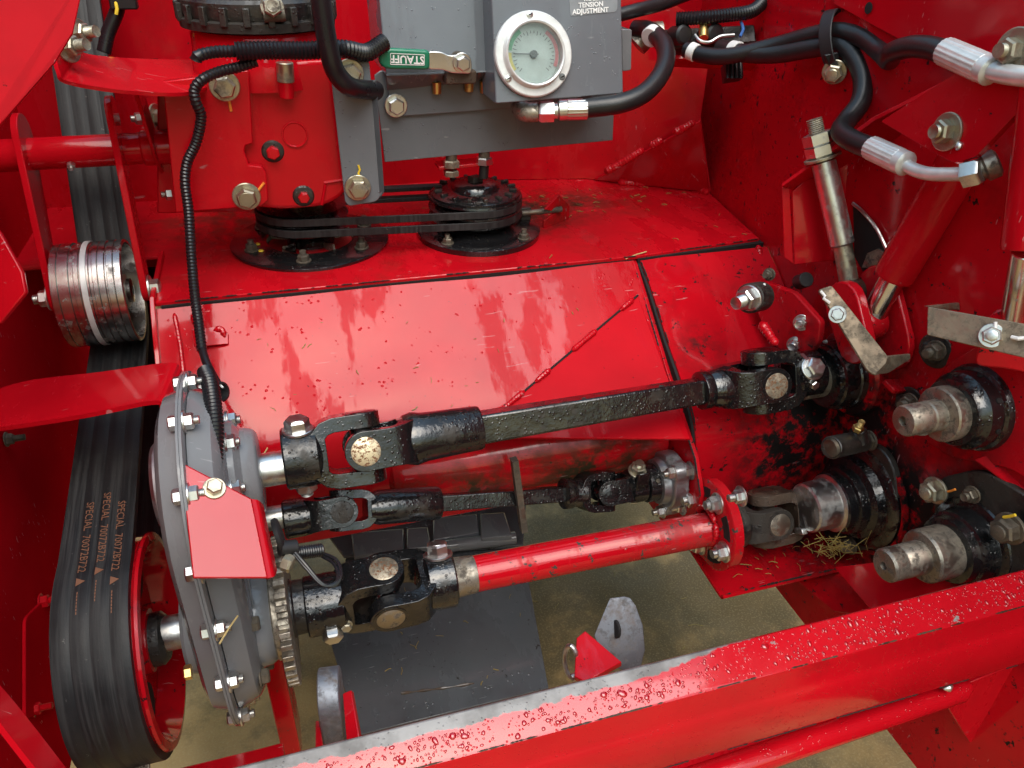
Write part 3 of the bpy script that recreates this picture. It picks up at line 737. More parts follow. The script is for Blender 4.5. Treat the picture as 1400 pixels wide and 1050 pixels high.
# ================================================================ toothed wheel on the lower shaft
TW = Thing('toothed_wheel', 'steel toothed timing wheel behind the lower universal joint', 'gear', (-.062, S3.y, S3.z - .06))
m = MB(); nt = 38; pr = []
for k in range(nt):
    for da, r in ((-.27, .074), (-.22, .084), (.22, .084), (.27, .074)):
        a = 2 * math.pi * (k + da) / nt; pr.append(V((-.062, S3.y + r * math.cos(a), S3.z + r * math.sin(a))))
m.prism(pr, (.012, 0, 0)); TW.part('toothed_rim', m, 'steel_dirty', bev=.0008)
TW.part('hub', MB().lathe((-.070, S3.y, S3.z), ex, [(0, .034), (.022, .033), (.024, .031), (.042, .030), (.044, .016)], 32), 'black_dirty')
TW.part('dished_plate', MB().lathe((-.0715, S3.y, S3.z), ex, [(0, .05), (.003, .054), (.0100, .054), (.0110, .03)], 32), 'steel_dirty')

# ================================================================ red sensor bracket and sensor
SB = Thing('sensor_bracket', 'folded red bracket with yellow bolt on the front of the grey case', 'bracket', W(310, 790, .70))
b0, b1, b2, b3 = W(247, 632, .700), W(344, 682, .708), W(366, 790, .681), W(264, 790, .659)
fc = SB.part('face', MB().plate([b0, b1, b2, b3], .004), 'red_wet', bev=.001)
SB.part('fold', MB().ruled([b1, W(353, 684, .712), W(360, 690, .725)], [b2, W(375, 788, dep(b2) + .004), W(379, 780, dep(b2) + .016)], .004), 'red_clean')
SB.part('top_leg', MB().plate([b0, b1, W(352, 690, .78), W(300, 650, .78)], .004), 'red_clean', bev=.001)
SB.bolt(PL(293, 668, b0, (b1 - b0).cross(b3 - b0)), (b1 - b0).cross(b3 - b0) if (b1 - b0).cross(b3 - b0).dot(CAM - b0) > 0 else (b3 - b0).cross(b1 - b0), .0075, 'zinc_yellow', fc, 1.35, 0)
SE = Thing('speed_sensor', 'black speed sensor with cable and yellow nut beside the red bracket', 'sensor', W(390, 760, .74))
SE.part('ring', MB().lathe(W(378, 735, .745), V((.95, .1, .15)), [(0, .018), (.004, .019), (.006, .017), (.007, .008)], 28), 'rubber')
SE.part('body', MB().cyl(W(382, 750, .735), W(405, 748, .745), .0075), 'rubber')
SE.part('barrel', MB().tube(resample([W(400, 757, .745), W(440, 752, .765)], .0012), .0068, 16, rib=.9), 'conduit')
SE.bolt(W(388, 768, .735), V((.8, -.5, -.2)), .0088, 'zinc_yellow', None, 0, 0, h=.009, name='nut')
for off in (0, 4):
    SE.part('wire', MB().tube(smooth_path([W(401, 752 + off, .74), W(418, 772 + off, .735), W(440, 797 + off * .5, .735), W(458, 800 - off * .5, .74), W(466 - off, 785, .745), W(460 - off, 766 + off, .755), W(440, 756 + off, .765)], 8), .0019, 8), 'conduit')

# ================================================================ belt drive on the left
PX0, PX1 = -.262, -.193
PC, PRo = V((0, .652, .806)), .114
PU = Thing('belt_pulley', 'red spoked pulley inside the wide belt at lower left', 'pulley', (-.25, PC.y, PC.z - PRo))
pul = PU.part('rim', MB().lathe(V((PX0, PC.y, PC.z)), ex, [(0, PRo - .02), (0, PRo), (PX1 - PX0, PRo), (PX1 - PX0 + .003, PRo + .003), (PX1 - PX0 + .006, PRo + .002), (PX1 - PX0 + .007, PRo - .006), (PX1 - PX0 - .01, PRo - .016), (0, PRo - .02)], 64, caps=False), 'red_greasy')
PU.part('web', MB().lathe(V((PX1 - .03, PC.y, PC.z)), ex, [(0, .03), (.0, PRo - .012), (.008, PRo - .012), (.010, .05), (.014, .036), (.024, .034), (.026, .02)], 48), 'red_greasy')
PU.part('hub', MB().lathe(V((PX1 - .02, PC.y, PC.z)), ex, [(0, .03), (.025, .029), (.030, .024)], 32), 'black_dirty')
for k in range(5):
    a = 2 * math.pi * k / 5 + .5; c = V((PX1 - .0212, PC.y + .073 * math.cos(a), PC.z + .073 * math.sin(a)))
    PU.part('web_opening', MB().lathe(c, ex, [(0, .024), (.0015, .024), (.0016, .01)], 24), 'dark_hole', pul)
# belt path, right edge in (y, z): over the pulley, under the idler, up and back
IC, IR = V((0, .985, 1.075)), .064
BR = PRo + .010
def arc(c, r, a0, a1, n=16): return [V((0, c.y + r * math.cos(math.radians(a0 + (a1 - a0) * k / n)), c.z + r * math.sin(math.radians(a0 + (a1 - a0) * k / n)))) for k in range(n + 1)]
path = [V((0, 1.33, 1.75)), V((0, 1.27, 1.42))] + arc(IC, IR + .010, 8, -78, 10) + arc(PC, BR, 88, 300, 34) + [V((0, 1.10, .80)), V((0, 1.35, .95))]
path = resample(path, .012)
BT = Thing('drive_belt', 'wide black banded belt with orange print running round the left pulley', 'belt', (-.25, PC.y, PC.z - BR))
def belt_pt(x, s):
    L = 0
    for a, b in zip(path, path[1:]):
        d = (b - a).length
        if L + d >= s: q = a.lerp(b, (s - L) / d); t = (b - a) / d; return V((x, q.y, q.z)), V((0, -t.z, t.y))
        L += d
    return V((x, path[-1].y, path[-1].z)), V((0, 0, 1))
outer = []; nrm = []
for i in range(len(path)):
    t = (path[min(i + 1, len(path) - 1)] - path[max(i - 1, 0)]).normalized(); nrm.append(V((0, -t.z, t.y)))
# outward normal check at the front of the pulley
ki = min(range(len(path)), key=lambda i: path[i].y)
if nrm[ki].y > 0: nrm = [-n for n in nrm]; flip = -1
else: flip = 1
cols = []; nb = 4; wb = (PX1 - PX0) / nb
for b in range(nb):
    x0 = PX0 + b * wb
    cols += [(x0 + .0003, -.0005), (x0 + .0016, 0), (x0 + wb - .0016, 0), (x0 + wb - .0003, -.0005)]
m = MB(); vs = []; fs = []; nc = len(cols)
for p, n in zip(path, nrm):
    for x, o in cols: vs.append(V((x, p.y, p.z)) + n * o)
for p, n in zip(path, nrm):
    for x, o in cols: vs.append(V((x, p.y, p.z)) + n * (o - .010))
N2 = len(path)
for i in range(N2 - 1):
    for k in range(nc - 1):
        fs.append((i * nc + k, i * nc + k + 1, (i + 1) * nc + k + 1, (i + 1) * nc + k)); o = N2 * nc
        fs.append((o + i * nc + k, o + (i + 1) * nc + k, o + (i + 1) * nc + k + 1, o + i * nc + k + 1))
    for k in (0, nc - 1): fs.append((i * nc + k, (i + 1) * nc + k, N2 * nc + (i + 1) * nc + k, N2 * nc + i * nc + k))
m.add(vs, fs); belt = BT.part('band', m, 'belt', ang=40)
# lettering down the belt: u runs along the path
Ltot = sum((b - a).length for a, b in zip(path, path[1:]))
s_at = lambda q: sum((b - a).length for a, b in zip(path[:q], path[1:q + 1]))
k0 = min(range(len(path)), key=lambda i: (path[i] - V((0, .74, .925))).length)
sA = s_at(k0)
def onbelt(x0, s0):
    def f(u, v, w):
        p, n = belt_pt(x0 + v, s0 + u); n = n * flip
        return p + n * (.0006 + w)
    return f
for x0, s0 in ((PX0 + .024, sA + .0), (PX0 + .040, sA - .01), (PX0 + .055, sA + .005)):
    text_mesh('SPECIAL  70072B722  \u25B2  -------', .0105, onbelt(x0, s0), 'print_orange', BT, 'lettering', .0001, 0, belt, 'LEFT')
# idler
ID = Thing('idler_pulley', 'shiny grooved steel idler pulley pressing on the belt', 'pulley', (-.24, IC.y, IC.z - IR))
ix0, ix1 = -.270, -.192; w = ix1 - ix0
pr = [(0, IR - .014), (0, IR - .001), (.001, IR)]
for a, b in ((.10, .12), (.26, .34), (.40, .42), (.54, .60), (.66, .68), (.76, .80), (.88, .90)):
    pr += [(w * a, IR), (w * a + .001, IR - .0018), (w * b - .001, IR - .0018), (w * b, IR)]
pr += [(w - .001, IR), (w, IR - .001), (w, IR - .004), (w - .05, IR - .007), (w - .055, .016), (w - .002, .015), (w - .001, .006)]
ID.part('shell', MB().lathe(V((ix0, IC.y, IC.z)), ex, pr, 64, caps=False), 'idler_steel')
ID.part('dished_face', MB().lathe(V((ix1 - .048, IC.y, IC.z)), ex, [(0, IR - .0065), (.001, IR - .007), (.004, .03), (.012, .022), (.040, .021), (.042, .01)], 48), 'zinc_yellow')
ID.part('brass_ring', MB().lathe(V((ix0 + w * .43, IC.y, IC.z)), ex, [(0, IR + .0004), (.0005, IR + .001), (.006, IR + .001), (.0065, IR + .0004)], 64, caps=False), 'white_pipe')
# idler arm: two arms and the pivot tube
AP = V((0, 1.055, 1.232))
AR = Thing('tension_bracket', 'red forked arm on a cross tube holding the idler pulley', 'arm', (-.24, IC.y, IC.z))
def arm_plate(x, th, p, q, r0, r1):
    p, q = V((x, p[0], p[1])), V((x, q[0], q[1])); d = (q - p).normalized(); s = d.cross(ex)
    pts = []
    for k in range(9): a = math.pi * k / 8; pts.append(p + s * r0 * math.cos(a) - d * r0 * math.sin(a))
    for k in range(9): a = math.pi * k / 8; pts.append(q - s * r1 * math.cos(a) + d * r1 * math.sin(a))
    return MB().prism(pts, (th, 0, 0))
AR.part('arm', arm_plate(-.182, .008, (1.048, 1.275), (IC.y, IC.z), .022, .016), 'red_clean', bev=.001)
AR.part('arm', arm_plate(-.286, .008, (1.055, 1.250), (IC.y, IC.z), .030, .018), 'red_clean', bev=.001)
tubeo = AR.part('pivot_tube', MB().lathe(V((-.345, AP.y, AP.z)), ex, [(0, .019), (.19, .019), (.192, .021), (.225, .021), (.226, .015)], 32), 'red_clean')
AR.part('grease_seal', MB().tube([V((-.121 + .001 * k, AP.y, AP.z)) for k in range(8)], [.021, .024, .022, .025, .022, .025, .023, .020], 20), 'black_dirty', tubeo)
AR.bolt(V((-.174, IC.y, IC.z)), ex, .0115, 'zinc', None, 1.5, 0)
AR.bolt(V((-.287, IC.y, IC.z)), -ex, .0105, 'zinc', None, 1.5, .006, name='nut')
AR.bolt(V((-.235, AP.y - .017, AP.z - .010)), V((0, -.85, -.5)), .005, 'zinc', tubeo, 0, .004, name='grease_fitting')
# belt guards
GU = Thing('belt_guard', 'curved red guard strip with two stud nuts above the idler pulley', 'guard', W(190, 110, .9), 'belt guards')
up = [W(98, 30, .84), W(107, 62, .85), W(122, 74, .87), (W(190, 80, .93)), W(270, 82, .99), W(332, 82, 1.02)]
dn = [W(72, 52, .78), W(82, 98, .78), W(98, 112, .79), W(190, 125, .83), W(275, 122, .88), W(330, 84, 1.0)]
gs = GU.part('strip', MB().ruled(up, dn, .004, 6), 'red_clean', ang=60)
GU.bolt(W(92, 64, .80), V((.8, -.5, .15)), .0105, 'zinc_yellow', gs, 1.5, .012, name='nut')
GU.bolt(W(106, 46, .83), V((.8, -.5, .15)), .0105, 'zinc_yellow', gs, 1.5, .012, name='nut')
GU.bolt(W(296, 84, .985), V((0, -.2, 1)), .0055, 'zinc', gs, 0, 0, h=.008)
GU2 = Thing('belt_guard', 'flat red guard strip crossing the belt beside the grey case', 'guard', W(120, 540, .8), 'belt guards')
up = [W(-40, 548, .86), W(30, 522, .86), W(140, 508, .86), W(228, 496, .855), W(246, 502, .845), W(250, 525, .83)]
dn = [W(-40, 588, .78), W(20, 581, .78), W(120, 565, .78), W(205, 548, .78), W(225, 556, .785), W(236, 592, .79)]
GU2.part('strip', MB().ruled(up, dn, .005, 6), 'red_clean', ang=60)
# mounting plate on the right of the idler pivot, with its bolts
MP = Thing('pivot_plate', 'narrow red plate edge carrying the pivot bolts beside the red gearbox', 'plate', W(225, 200, 1.05))
MP.part('plate', MB().plate([X_(188, 128, -.137), X_(198, 128, -.137), X_(222, 210, -.137), X_(246, 262, -.137), X_(252, 285, -.137), X_(236, 262, -.137), X_(214, 215, -.137)], .004), 'red', bev=.001)
for q, r, s in (((212, 161), .0105, .010), ((222, 207), .0125, .030), ((240, 221), .008, .004), ((246, 262), .007, .006)):
    MP.bolt(W(q[0], q[1], 1.02), V((.93, -.35, .05)), r, 'zinc_yellow', None, 1.7, s, name='nut')
for q in ((193, 162), (234, 265)): MP.bolt(W(q[0], q[1], 1.0), V((-.93, -.2, .05)), .008, 'zinc', None, 0, .005)
# ================================================================ the three drive shafts
def toward(o, a, ang=0):
    v = (V(o) - CAM).normalized(); a = V(a).normalized(); p = -(v - a * v.dot(a)).normalized()
    return Quaternion(a, math.radians(ang)) @ p
# upper shaft: black, telescoping square bar
J1, J2 = Y_(497, 611, .702), Y_(1037, 521, .700); a1 = (J2 - J1).normalized()
D1 = Thing('drive_shaft', 'uppermost black shaft with square telescoping bar and two universal joints', 'drive shaft', (J1 + J2) / 2, 'drive shafts between case and bearings')
p = toward(J1, a1, 8); q = a1.cross(p)
y1 = yoke(D1, J1, ex, q, .050, .031, .042, .016, .034, .036, 'black', 'black')
y2 = yoke(D1, J1, -a1, p, .050, .031, .044, .016, .029, .006, 'black', 'cap_zinc')
spider(D1, J1, p, q, .030, .0125, 'black')
D1.part('sleeve', MB().lathe(J1 + a1 * .046, a1, [(0, .028), (.010, .0305), (.022, .0280), (.086, .0255), (.088, .0245), (.089, .018)], 36), 'black')
bu = Quaternion(a1, math.radians(-22)) @ toward(J1, a1, 35); bv = a1.cross(bu); bp, bq = J1 + a1 * .130, J2 - a1 * .075
bm = D1.part('square_bar', MB().add([bp + (bu * i + bv * j) * .0170 for i, j in ((-1, -1), (1, -1), (1, 1), (-1, 1))] + [bq + (bu * i + bv * j) * .0150 for i, j in ((-1, -1), (1, -1), (1, 1), (-1, 1))],
    [(0, 1, 2, 3), (7, 6, 5, 4), (0, 4, 5, 1), (1, 5, 6, 2), (2, 6, 7, 3), (3, 7, 4, 0)]), 'black', bev=.003)
for k in range(3):
    D1.part('dent', MB().lathe(J1 + a1 * (.16 + .10 * k) + toward(J1, a1, -40) * .0185, toward(J1, a1, -40), [(0, .004), (.0006, .003)], 12), 'black_dirty', bm)
D1.part('sleeve', MB().lathe(J2 - a1 * .085, a1, [(0, .019), (.002, .024), (.010, .025), (.014, .023), (.035, .028), (.045, .026)], 32), 'black')
p2 = toward(J2, a1, 14); q2 = a1.cross(p2)
yoke(D1, J2, a1, p2, .048, .031, .044, .016, .027, .006, 'black', 'cap_rust')
y4 = yoke(D1, J2, -ex, q2, .048, .031, .042, .016, .030, .036, 'black', 'black')
spider(D1, J2, p2, q2, .030, .0125, 'black')
D1.bolt(J1 - ex * .067 + toward(J1, ex, -62) * .031, toward(J1, ex, -62), .0135, 'zinc', y1, 1.25, 0, h=.012)
D1.bolt(J1 - ex * .067 - toward(J1, ex, -62) * .031, -toward(J1, ex, -62), .0125, 'zinc', y1, 0, .006, name='nut')
D1.bolt(J2 + ex * .060 + toward(J2, ex, -10) * .0275, toward(J2, ex, -10), .0125, 'zinc', y4, 1.2, 0, h=.010)
D1.bolt(J2 + ex * .060 + toward(J2, ex, 30) * .0275, toward(J2, ex, 30), .006, 'zinc', y4, 1.3, 0)
D1.part('keyway_tag', MB().box(J2 + ex * .052 + toward(J2, ex, -45) * .027, ex * .008, toward(J2, ex, 45) * .007, toward(J2, ex, -45) * .004), 'zinc', y4, bev=.001)

# middle shaft: thin
K1, K2 = Y_(467, 697, .712), Y_(826, 671, .733); a2 = (K2 - K1).normalized()
D2 = Thing('drive_shaft', 'middle thin black shaft with small universal joints ending at a silver flange', 'drive shaft', (K1 + K2) / 2, 'drive shafts between case and bearings')
p = toward(K1, a2, 5); q = a2.cross(p)
yoke(D2, K1, ex, p, .036, .020, .036, .011, .0225, .030, 'black', 'black_dirty')
yoke(D2, K1, -a2, q, .034, .0185, .028, .010, .019, .006, 'black', 'black')
spider(D2, K1, p, q, .019, .009, 'black')
D2.part('sleeve', MB().lathe(K1 + a2 * .032, a2, [(0, .018), (.012, .021), (.085, .0205), (.088, .019), (.089, .012)], 32), 'black')
D2.part('square_bar', MB().bar(K1 + a2 * .118, K2 - a2 * .058, Quaternion(a2, math.radians(-20)) @ toward(K1, a2, 30), .0098, .0098), 'black', bev=.0015)
D2.part('sleeve', MB().lathe(K2 - a2 * .064, a2, [(0, .013), (.002, .0205), (.012, .0205), (.016, .018), (.030, .020), (.036, .014)], 32), 'black')
p2 = toward(K2, a2, 10); q2 = a2.cross(p2)
yoke(D2, K2, a2, q2, .036, .0215, .030, .010, .017, .004, 'black', 'black')
yk = yoke(D2, K2, -ex, p2, .036, .019, .034, .010, .024, .022, 'black_gloss', 'black_gloss')
spider(D2, K2, p2, q2, .019, .009, 'black')
D2.bolt(K2 + ex * .046 + ez * .024, V((0, -.25, 1)), .0105, 'zinc_yellow', yk, 1.2, .006, name='nut')
D2.bolt(K2 + ex * .046 - ez * .020, V((0, -.45, -1)), .009, 'zinc', yk, 0, 0)
D2.part('clamp_ears', MB().box(K2 + ex * .046 + toward(K2, ex, 0) * .024, ex * .010, ez * .018, toward(K2, ex, 0) * .006), 'black_gloss', yk, bev=.003)
D2.part('collar', MB().lathe(K2 + ex * .058, ex, [(0, .024), (.001, .0265), (.018, .0265), (.019, .025), (.024, .025), (.034, .030), (.036, .028)], 32), 'black_gloss')
D2.bolt(K2 + ex * .068 + toward(K2, ex, 0) * .026, toward(K2, ex, 0), .0035, 'zinc_dark', None, 0, 0, name='set_screw')
# flanged housing on the end plate
FH = Thing('flange_housing', 'silver cast bearing flange bolted to the red end plate', 'bearing', (.47, K2.y, K2.z - .05))
fo = V((.468, K2.y, K2.z)); fpts = []
for k in range(48):
    a = 2 * math.pi * k / 48; r = .040 + .013 * max(0, math.cos(3 * (a - .9))) ** 3
    fpts.append(fo + V((0, -math.cos(a) * r, math.sin(a) * r)))
fh = FH.part('flange', MB().prism([v - ex * .014 for v in fpts], ex * .022), 'silver_grey', bev=.0025)
FH.part('boss', MB().lathe(fo - ex * .026, ex, [(0, .024), (.002, .031), (.014, .033)], 32), 'silver_grey', fh)
for k in range(3):
    a = .9 + 2 * math.pi * k / 3; FH.bolt(fo - ex * .014 + V((0, -math.cos(a) * .045, math.sin(a) * .045)), -ex, .008, 'zinc', fh, 1.3, .006, name='nut')

# lower shaft: red tube with bolted flange
H1, H2 = Y_(527, 808, .650), Y_(1046, 708, .648); FL = Y_(975, 716, .650); a3 = (H2 - H1).normalized()
D3 = Thing('drive_shaft', 'lowest shaft with worn red tube, bolted red flange and black joints', 'drive shaft', (H1 + H2) / 2, 'drive shafts between case and bearings')
p = toward(H1, a3, -38); q = a3.cross(p)
z1 = yoke(D3, H1, ex, p, .050, .032, .046, .017, .035, .042, 'black', 'cap_rust')
z2 = yoke(D3, H1, -a3, q, .050, .032, .046, .017, .034, .032, 'black', 'steel_dirty')
spider(D3, H1, p, q, .030, .013, 'black')
D3.bolt(H1 + a3 * .066 + toward(H1, a3, -66) * .031, toward(H1, a3, -66), .0135, 'zinc', z2, 1.3, 0, h=.013)
D3.bolt(H1 - ex * .066 + toward(H1, ex, 75) * .030, toward(H1, ex, 60), .0115, 'zinc', z1, 1.2, 0, h=.012)
D3.bolt(H1 - ex * .050 + toward(H1, ex, 70) * .030, toward(H1, ex, 40), .006, 'zinc_yellow', z1, 1.2, 0)
D3.part('collar', MB().lathe(H1 + a3 * .075, a3, [(0, .025), (.028, .0228), (.030, .0228), (.036, .0215)], 32), 'steel_dirty')
L3 = (FL - H1).length
tb = D3.part('red_tube', MB().lathe(H1 + a3 * .108, a3, [(0, .0212), (.001, .0222), (L3 - .118, .0222), (L3 - .112, .026)], 40), 'red_tube')
D3.part('weld_bead', weld([FL - a3 * .010 + (toward(FL, a3, k * 30) * .0242) for k in range(13)], .004), 'red_greasy', tb)
fo = FL; u1, v1 = toward(FL, a3, 0), a3.cross(toward(FL, a3, 0)); pts = []
fd = D3.part('flange_plate', MB().lathe(fo - a3 * .006, a3, [(0, .058), (.002, .061), (.014, .061), (.016, .058)], 56), 'red_tube')
for k in range(4):
    a = math.radians(45 + 90 * k + 12); c = u1 * math.cos(a) + v1 * math.sin(a)
    D3.bolt(fo - a3 * .006 + c * .044, -a3, .0105, 'zinc', fd, 1.35, .006, name='nut')
    b = a + math.radians(45); sl = []
    for j in range(9): t = b + (j - 4) * .085; sl.append((u1 * math.cos(t) + v1 * math.sin(t)))
    D3.part('slot', MB().prism([fo - a3 * .0068 + s * .051 for s in sl] + [fo - a3 * .0068 + s * .037 for s in reversed(sl)], a3 * .002), 'dark_hole', fd)
p2 = toward(H2, a3, 22); q2 = a3.cross(p2)
yoke(D3, H2, a3, p2, .040, .028, .042, .013, .032, .012, 'black_dirty', 'steel_dirty')
z4 = yoke(D3, H2, -ex, q2, .044, .029, .042, .014, .031, .034, 'iron_rusty', 'iron_rusty')
spider(D3, H2, p2, q2, .028, .013, 'iron_rusty')
D3.bolt(H2 + ex * .055 + toward(H2, ex, 30) * .031, toward(H2, ex, 25), .0115, 'zinc', z4, 1.2, 0, h=.011)
D3.part('key', MB().box(H2 + ex * .034 + toward(H2, ex, 52) * .033, toward(H2, ex, 10) * .009, ex * .004, toward(H2, ex, 90) * .004), 'zinc', z4, bev=.001)

# ================================================================ bearings on the right wall
def bearing(label, c, ax, prof_red, prof_black, rest=(), n_set=2, group='bearings on the right side plate', redmat='red_greasy', kr=1.0, ka=1.0):
    T = Thing('shaft_bearing', label, 'bearing', V(c) - ez * .07, group)
    ax = V(ax).normalized(); sc_ = lambda pr: [(a_ * ka, r_ * kr) for a_, r_ in pr]
    prof_red = prof_red and sc_(prof_red); prof_black = sc_(prof_black); rest = [(n_, sc_(p_), m_) for n_, p_, m_ in rest]
    if prof_red: T.part('flange', MB().lathe(c, ax, prof_red, 48), redmat)
    h = T.part('housing', MB().lathe(c, ax, prof_black, 48), 'black')
    for nm, pr, mt in rest: T.part(nm, MB().lathe(c, ax, pr, 40), mt)
    return T, h
cA = V((.700, .700, .985)); axA = V((-1, .0, -.02))
TA, hA = bearing('black hub bearing holding the right end of the uppermost shaft', cA, axA, [(0, .066), (.012, .066), (.016, .062), (.018, .05)],
    [(.016, .050), (.018, .053), (.026, .053), (.028, .051), (.030, .052), (.046, .049), (.048, .046), (.054, .044), (.056, .030)],
    [('sleeve', [(.05, .029), (.085, .029), (.087, .027)], 'steel_dirty')], kr=.88)
for k in range(8):
    a = k * .785; u, v = perp(axA); TA.part('hole', MB().lathe(cA + axA * .0385 + (u * math.cos(a) + v * math.sin(a)) * .0442, u * math.cos(a) + v * math.sin(a), [(0, .003), (.0012, .003), (.0014, .002)], 12), 'dark_hole', hA)
TA.part('paint_dab', MB().tube([cA + axA * .036 + toward(cA, axA, 88 + k * 6) * .0455 for k in range(5)], .002, 8), 'white', hA)
# stub shaft, upper right
cB = X_(1340, 556, .70); axB = V((-1, 0, -.01)).normalized()
TB, hB = bearing('upper of the two bare stub shafts, in a black hub at the right edge', cB, axB, None,
    [(-.004, .062), (.004, .064), (.012, .060), (.014, .056), (.022, .056), (.030, .055), (.034, .050), (.042, .047), (.044, .036)],
    [('collar', [(.042, .0375), (.044, .039), (.058, .039), (.060, .037), (.061, .02)], 'steel_dirty'), ('stub', [(.058, .0225), (.075, .0225), (.0765, .0205), (.079, .0205), (.0805, .022), (.104, .022), (.1065, .020), (.107, .007), (.100, .006)], 'steel_dirty')], kr=.77, ka=.95)
TB.part('key_flat', MB().lathe(cB + axB * .078 + V((0, -.005, -.013)), V((0, -.4, -1)), [(0, .007), (.004, .007)], 16), 'zinc_dark')
for k in range(8):
    a = k * .785; u, v = perp(axB); TB.part('hole', MB().lathe(cB + axB * .0185 + (u * math.cos(a) + v * math.sin(a)) * .0428, u * math.cos(a) + v * math.sin(a), [(0, .003), (.0012, .003), (.0014, .002)], 12), 'dark_hole', hB)
# lower shaft bearing
cC = X_(1183, 676, .70); axC = V((-1, 0, -.03)).normalized()
TC, hC = bearing('large black flanged bearing at the right end of the red tube shaft', cC, axC, None,
    [(0, .072), (.010, .072), (.014, .068), (.016, .058), (.026, .054), (.030, .046), (.034, .047), (.042, .045), (.044, .040)],
    [('sleeve', [(.040, .0385), (.058, .0385), (.060, .034), (.092, .0325), (.094, .030)], 'steel'), ('collar', [(.040, .041), (.055, .0405), (.057, .0385)], 'black_gloss')])
TC.part('flange_plate', MB().plate([X_(1150, 592, .688), X_(1205, 612, .688), X_(1222, 640, .688), X_(1228, 700, .688), X_(1205, 748, .688), X_(1165, 755, .688), X_(1125, 735, .688), X_(1120, 650, .688)], .01, .02), 'black_dirty', bev=.002)
for q, mt in (((1198, 681), 'zinc_dark'), ((1163, 745), 'zinc_dark'), ((1190, 602), 'zinc_dark')): TC.bolt(X_(q[0], q[1], .684), -ex, .011, mt, None, 1.2, .006)
TC.part('rim_ring', MB().ring(cC + axC * .002, axC, .074, .080, .006, 48), 'red_greasy')
# stub shaft, lower right
cD = X_(1335, 742, .70); axD = V((-1, 0, -.02)).normalized()
TD, hD = bearing('lower of the two bare stub shafts, half behind the foreground beam', cD, axD, None,
    [(-.004, .070), (.006, .072), (.012, .066), (.014, .056), (.026, .053), (.034, .052), (.036, .048), (.046, .046), (.048, .036)],
    [('collar', [(.044, .036), (.046, .0375), (.080, .0375), (.083, .035), (.084, .02)], 'steel_dirty'), ('stub', [(.08, .0235), (.112, .0235), (.1135, .0225), (.116, .0225), (.1175, .0235), (.132, .0235), (.135, .021), (.136, .006), (.130, .005)], 'steel_dirty')], kr=.80, ka=.92)
TD.part('flange_plate', MB().plate([X_(1278, 655, .690), X_(1340, 640, .690), X_(1440, 700, .690), X_(1440, 860, .690), X_(1300, 850, .690), X_(1275, 740, .690)], .01, .02), 'black_dirty', bev=.002)
for q, r, mt in (((1382, 722), .014, 'zinc_dark'), ((1280, 670), .013, 'zinc_yellow'), ((1330, 676), .008, 'zinc_dark')): TD.bolt(X_(q[0], q[1], .684), V((-1, -.1, 0)), r, mt, None, 1.25, .004)
TD.part('paint_dab', MB().tube([X_(1372, 707, .672), X_(1380, 706, .672), X_(1388, 704, .672)], .0016, 8), 'yellow_mark')
TD.part('paint_dab', MB().tube([X_(1296, 672, .683), X_(1301, 671, .683), X_(1306, 669, .683)], .0014, 8), 'orange_mark')
# grease line fittings between the bearings
GF = Thing('grease_block', 'small black pipe fitting with brass nipple between the right bearings', 'fitting', X_(1160, 610, .68))
GF.part('body', MB().cyl(W(1136, 612, .93), W(1178, 603, .97), .014), 'black_dirty')
GF.part('end_face', MB().lathe(W(1138, 612, .931), V((-1, -.15, 0)), [(0, .012), (.004, .011), (.005, .004)], 20), 'zinc_dark')
GF.part('elbow', MB().cyl(W(1176, 606, .955), W(1173, 588, .95), .010), 'black_dirty')
GF.bolt(W(1172, 588, .945), V((0, -.2, 1)), .007, 'brass', None, 0, .008, name='nipple')
SG = Thing('straw_clump', 'tangle of yellow straw caught under the right bearing', 'straw', W(1140, 745, 1.0))
m = MB()
for k in range(60):
    c = W(1140 + random.gauss(0, 17), 748 + random.gauss(0, 8), .985 + random.uniform(-.02, .02)); d = V((random.gauss(0, 1), random.gauss(0, .6), random.gauss(0, .6))).normalized() * random.uniform(.005, .015)
    m.bar(c - d, c + d, ez, .0004, .0002)
SG.part('straws', m, 'straw_dark', kind='stuff')
for i, (a, b) in enumerate((((1192, 576), (1198, 560)), ((1170, 620), (1186, 612)), ((640, 0), (0, 0)))[:2]): pass

# ================================================================ red arms, straps and rams, right
def rounded_arm(x, th, p, q, r0, r1): return arm_plate(x, th, (p.y, p.z), (q.y, q.z), r0, r1)
LA = Thing('lever_arm', 'red lever arm with rounded end behind the bent tan strap', 'arm', X_(1190, 530, .65))
LA.part('plate', rounded_arm(.640, .014, X_(1150, 418, .640), X_(1164, 468, .640), .030, .027), 'red_greasy', bev=.002)
LA.part('plate', rounded_arm(.686, .010, X_(1197, 400, .686), X_(1212, 468, .686), .034, .036), 'red_greasy', bev=.002)
TS = Thing('strap', 'bent tan metal strap with a bolt, marked white, on the lever arm', 'strap', W(1190, 500, .88), 'tan metal straps')
s1 = TS.part('strip', MB().plate([W(1119, 396, .905), W(1137, 390, .905), W(1214, 487, .885), W(1212, 497, .883), W(1196, 513, .88), W(1186, 506, .88)], .004, .003), 'tan', bev=.0008)
TS.part('foot', MB().plate([W(1196, 513, .88), W(1214, 487, .885), W(1245, 484, .90), W(1245, 491, .90), W(1215, 510, .893)], .004), 'tan', bev=.0008)
TS.bolt(W(1145, 430, .895), toward(W(1145, 430, .89), V((0, .5, .8)), 0), .0075, 'zinc', s1, 1.35, .003)
TS.part('paint_dab', MB().tube([W(1122, 398, .90), W(1128, 405, .898), W(1126, 408, .896), W(1134, 414, .897)], .0018, 8), 'white', s1)
TS2 = Thing('strap', 'straight tan metal strap with a nut at the right edge', 'strap', W(1330, 460, .74), 'tan metal straps')
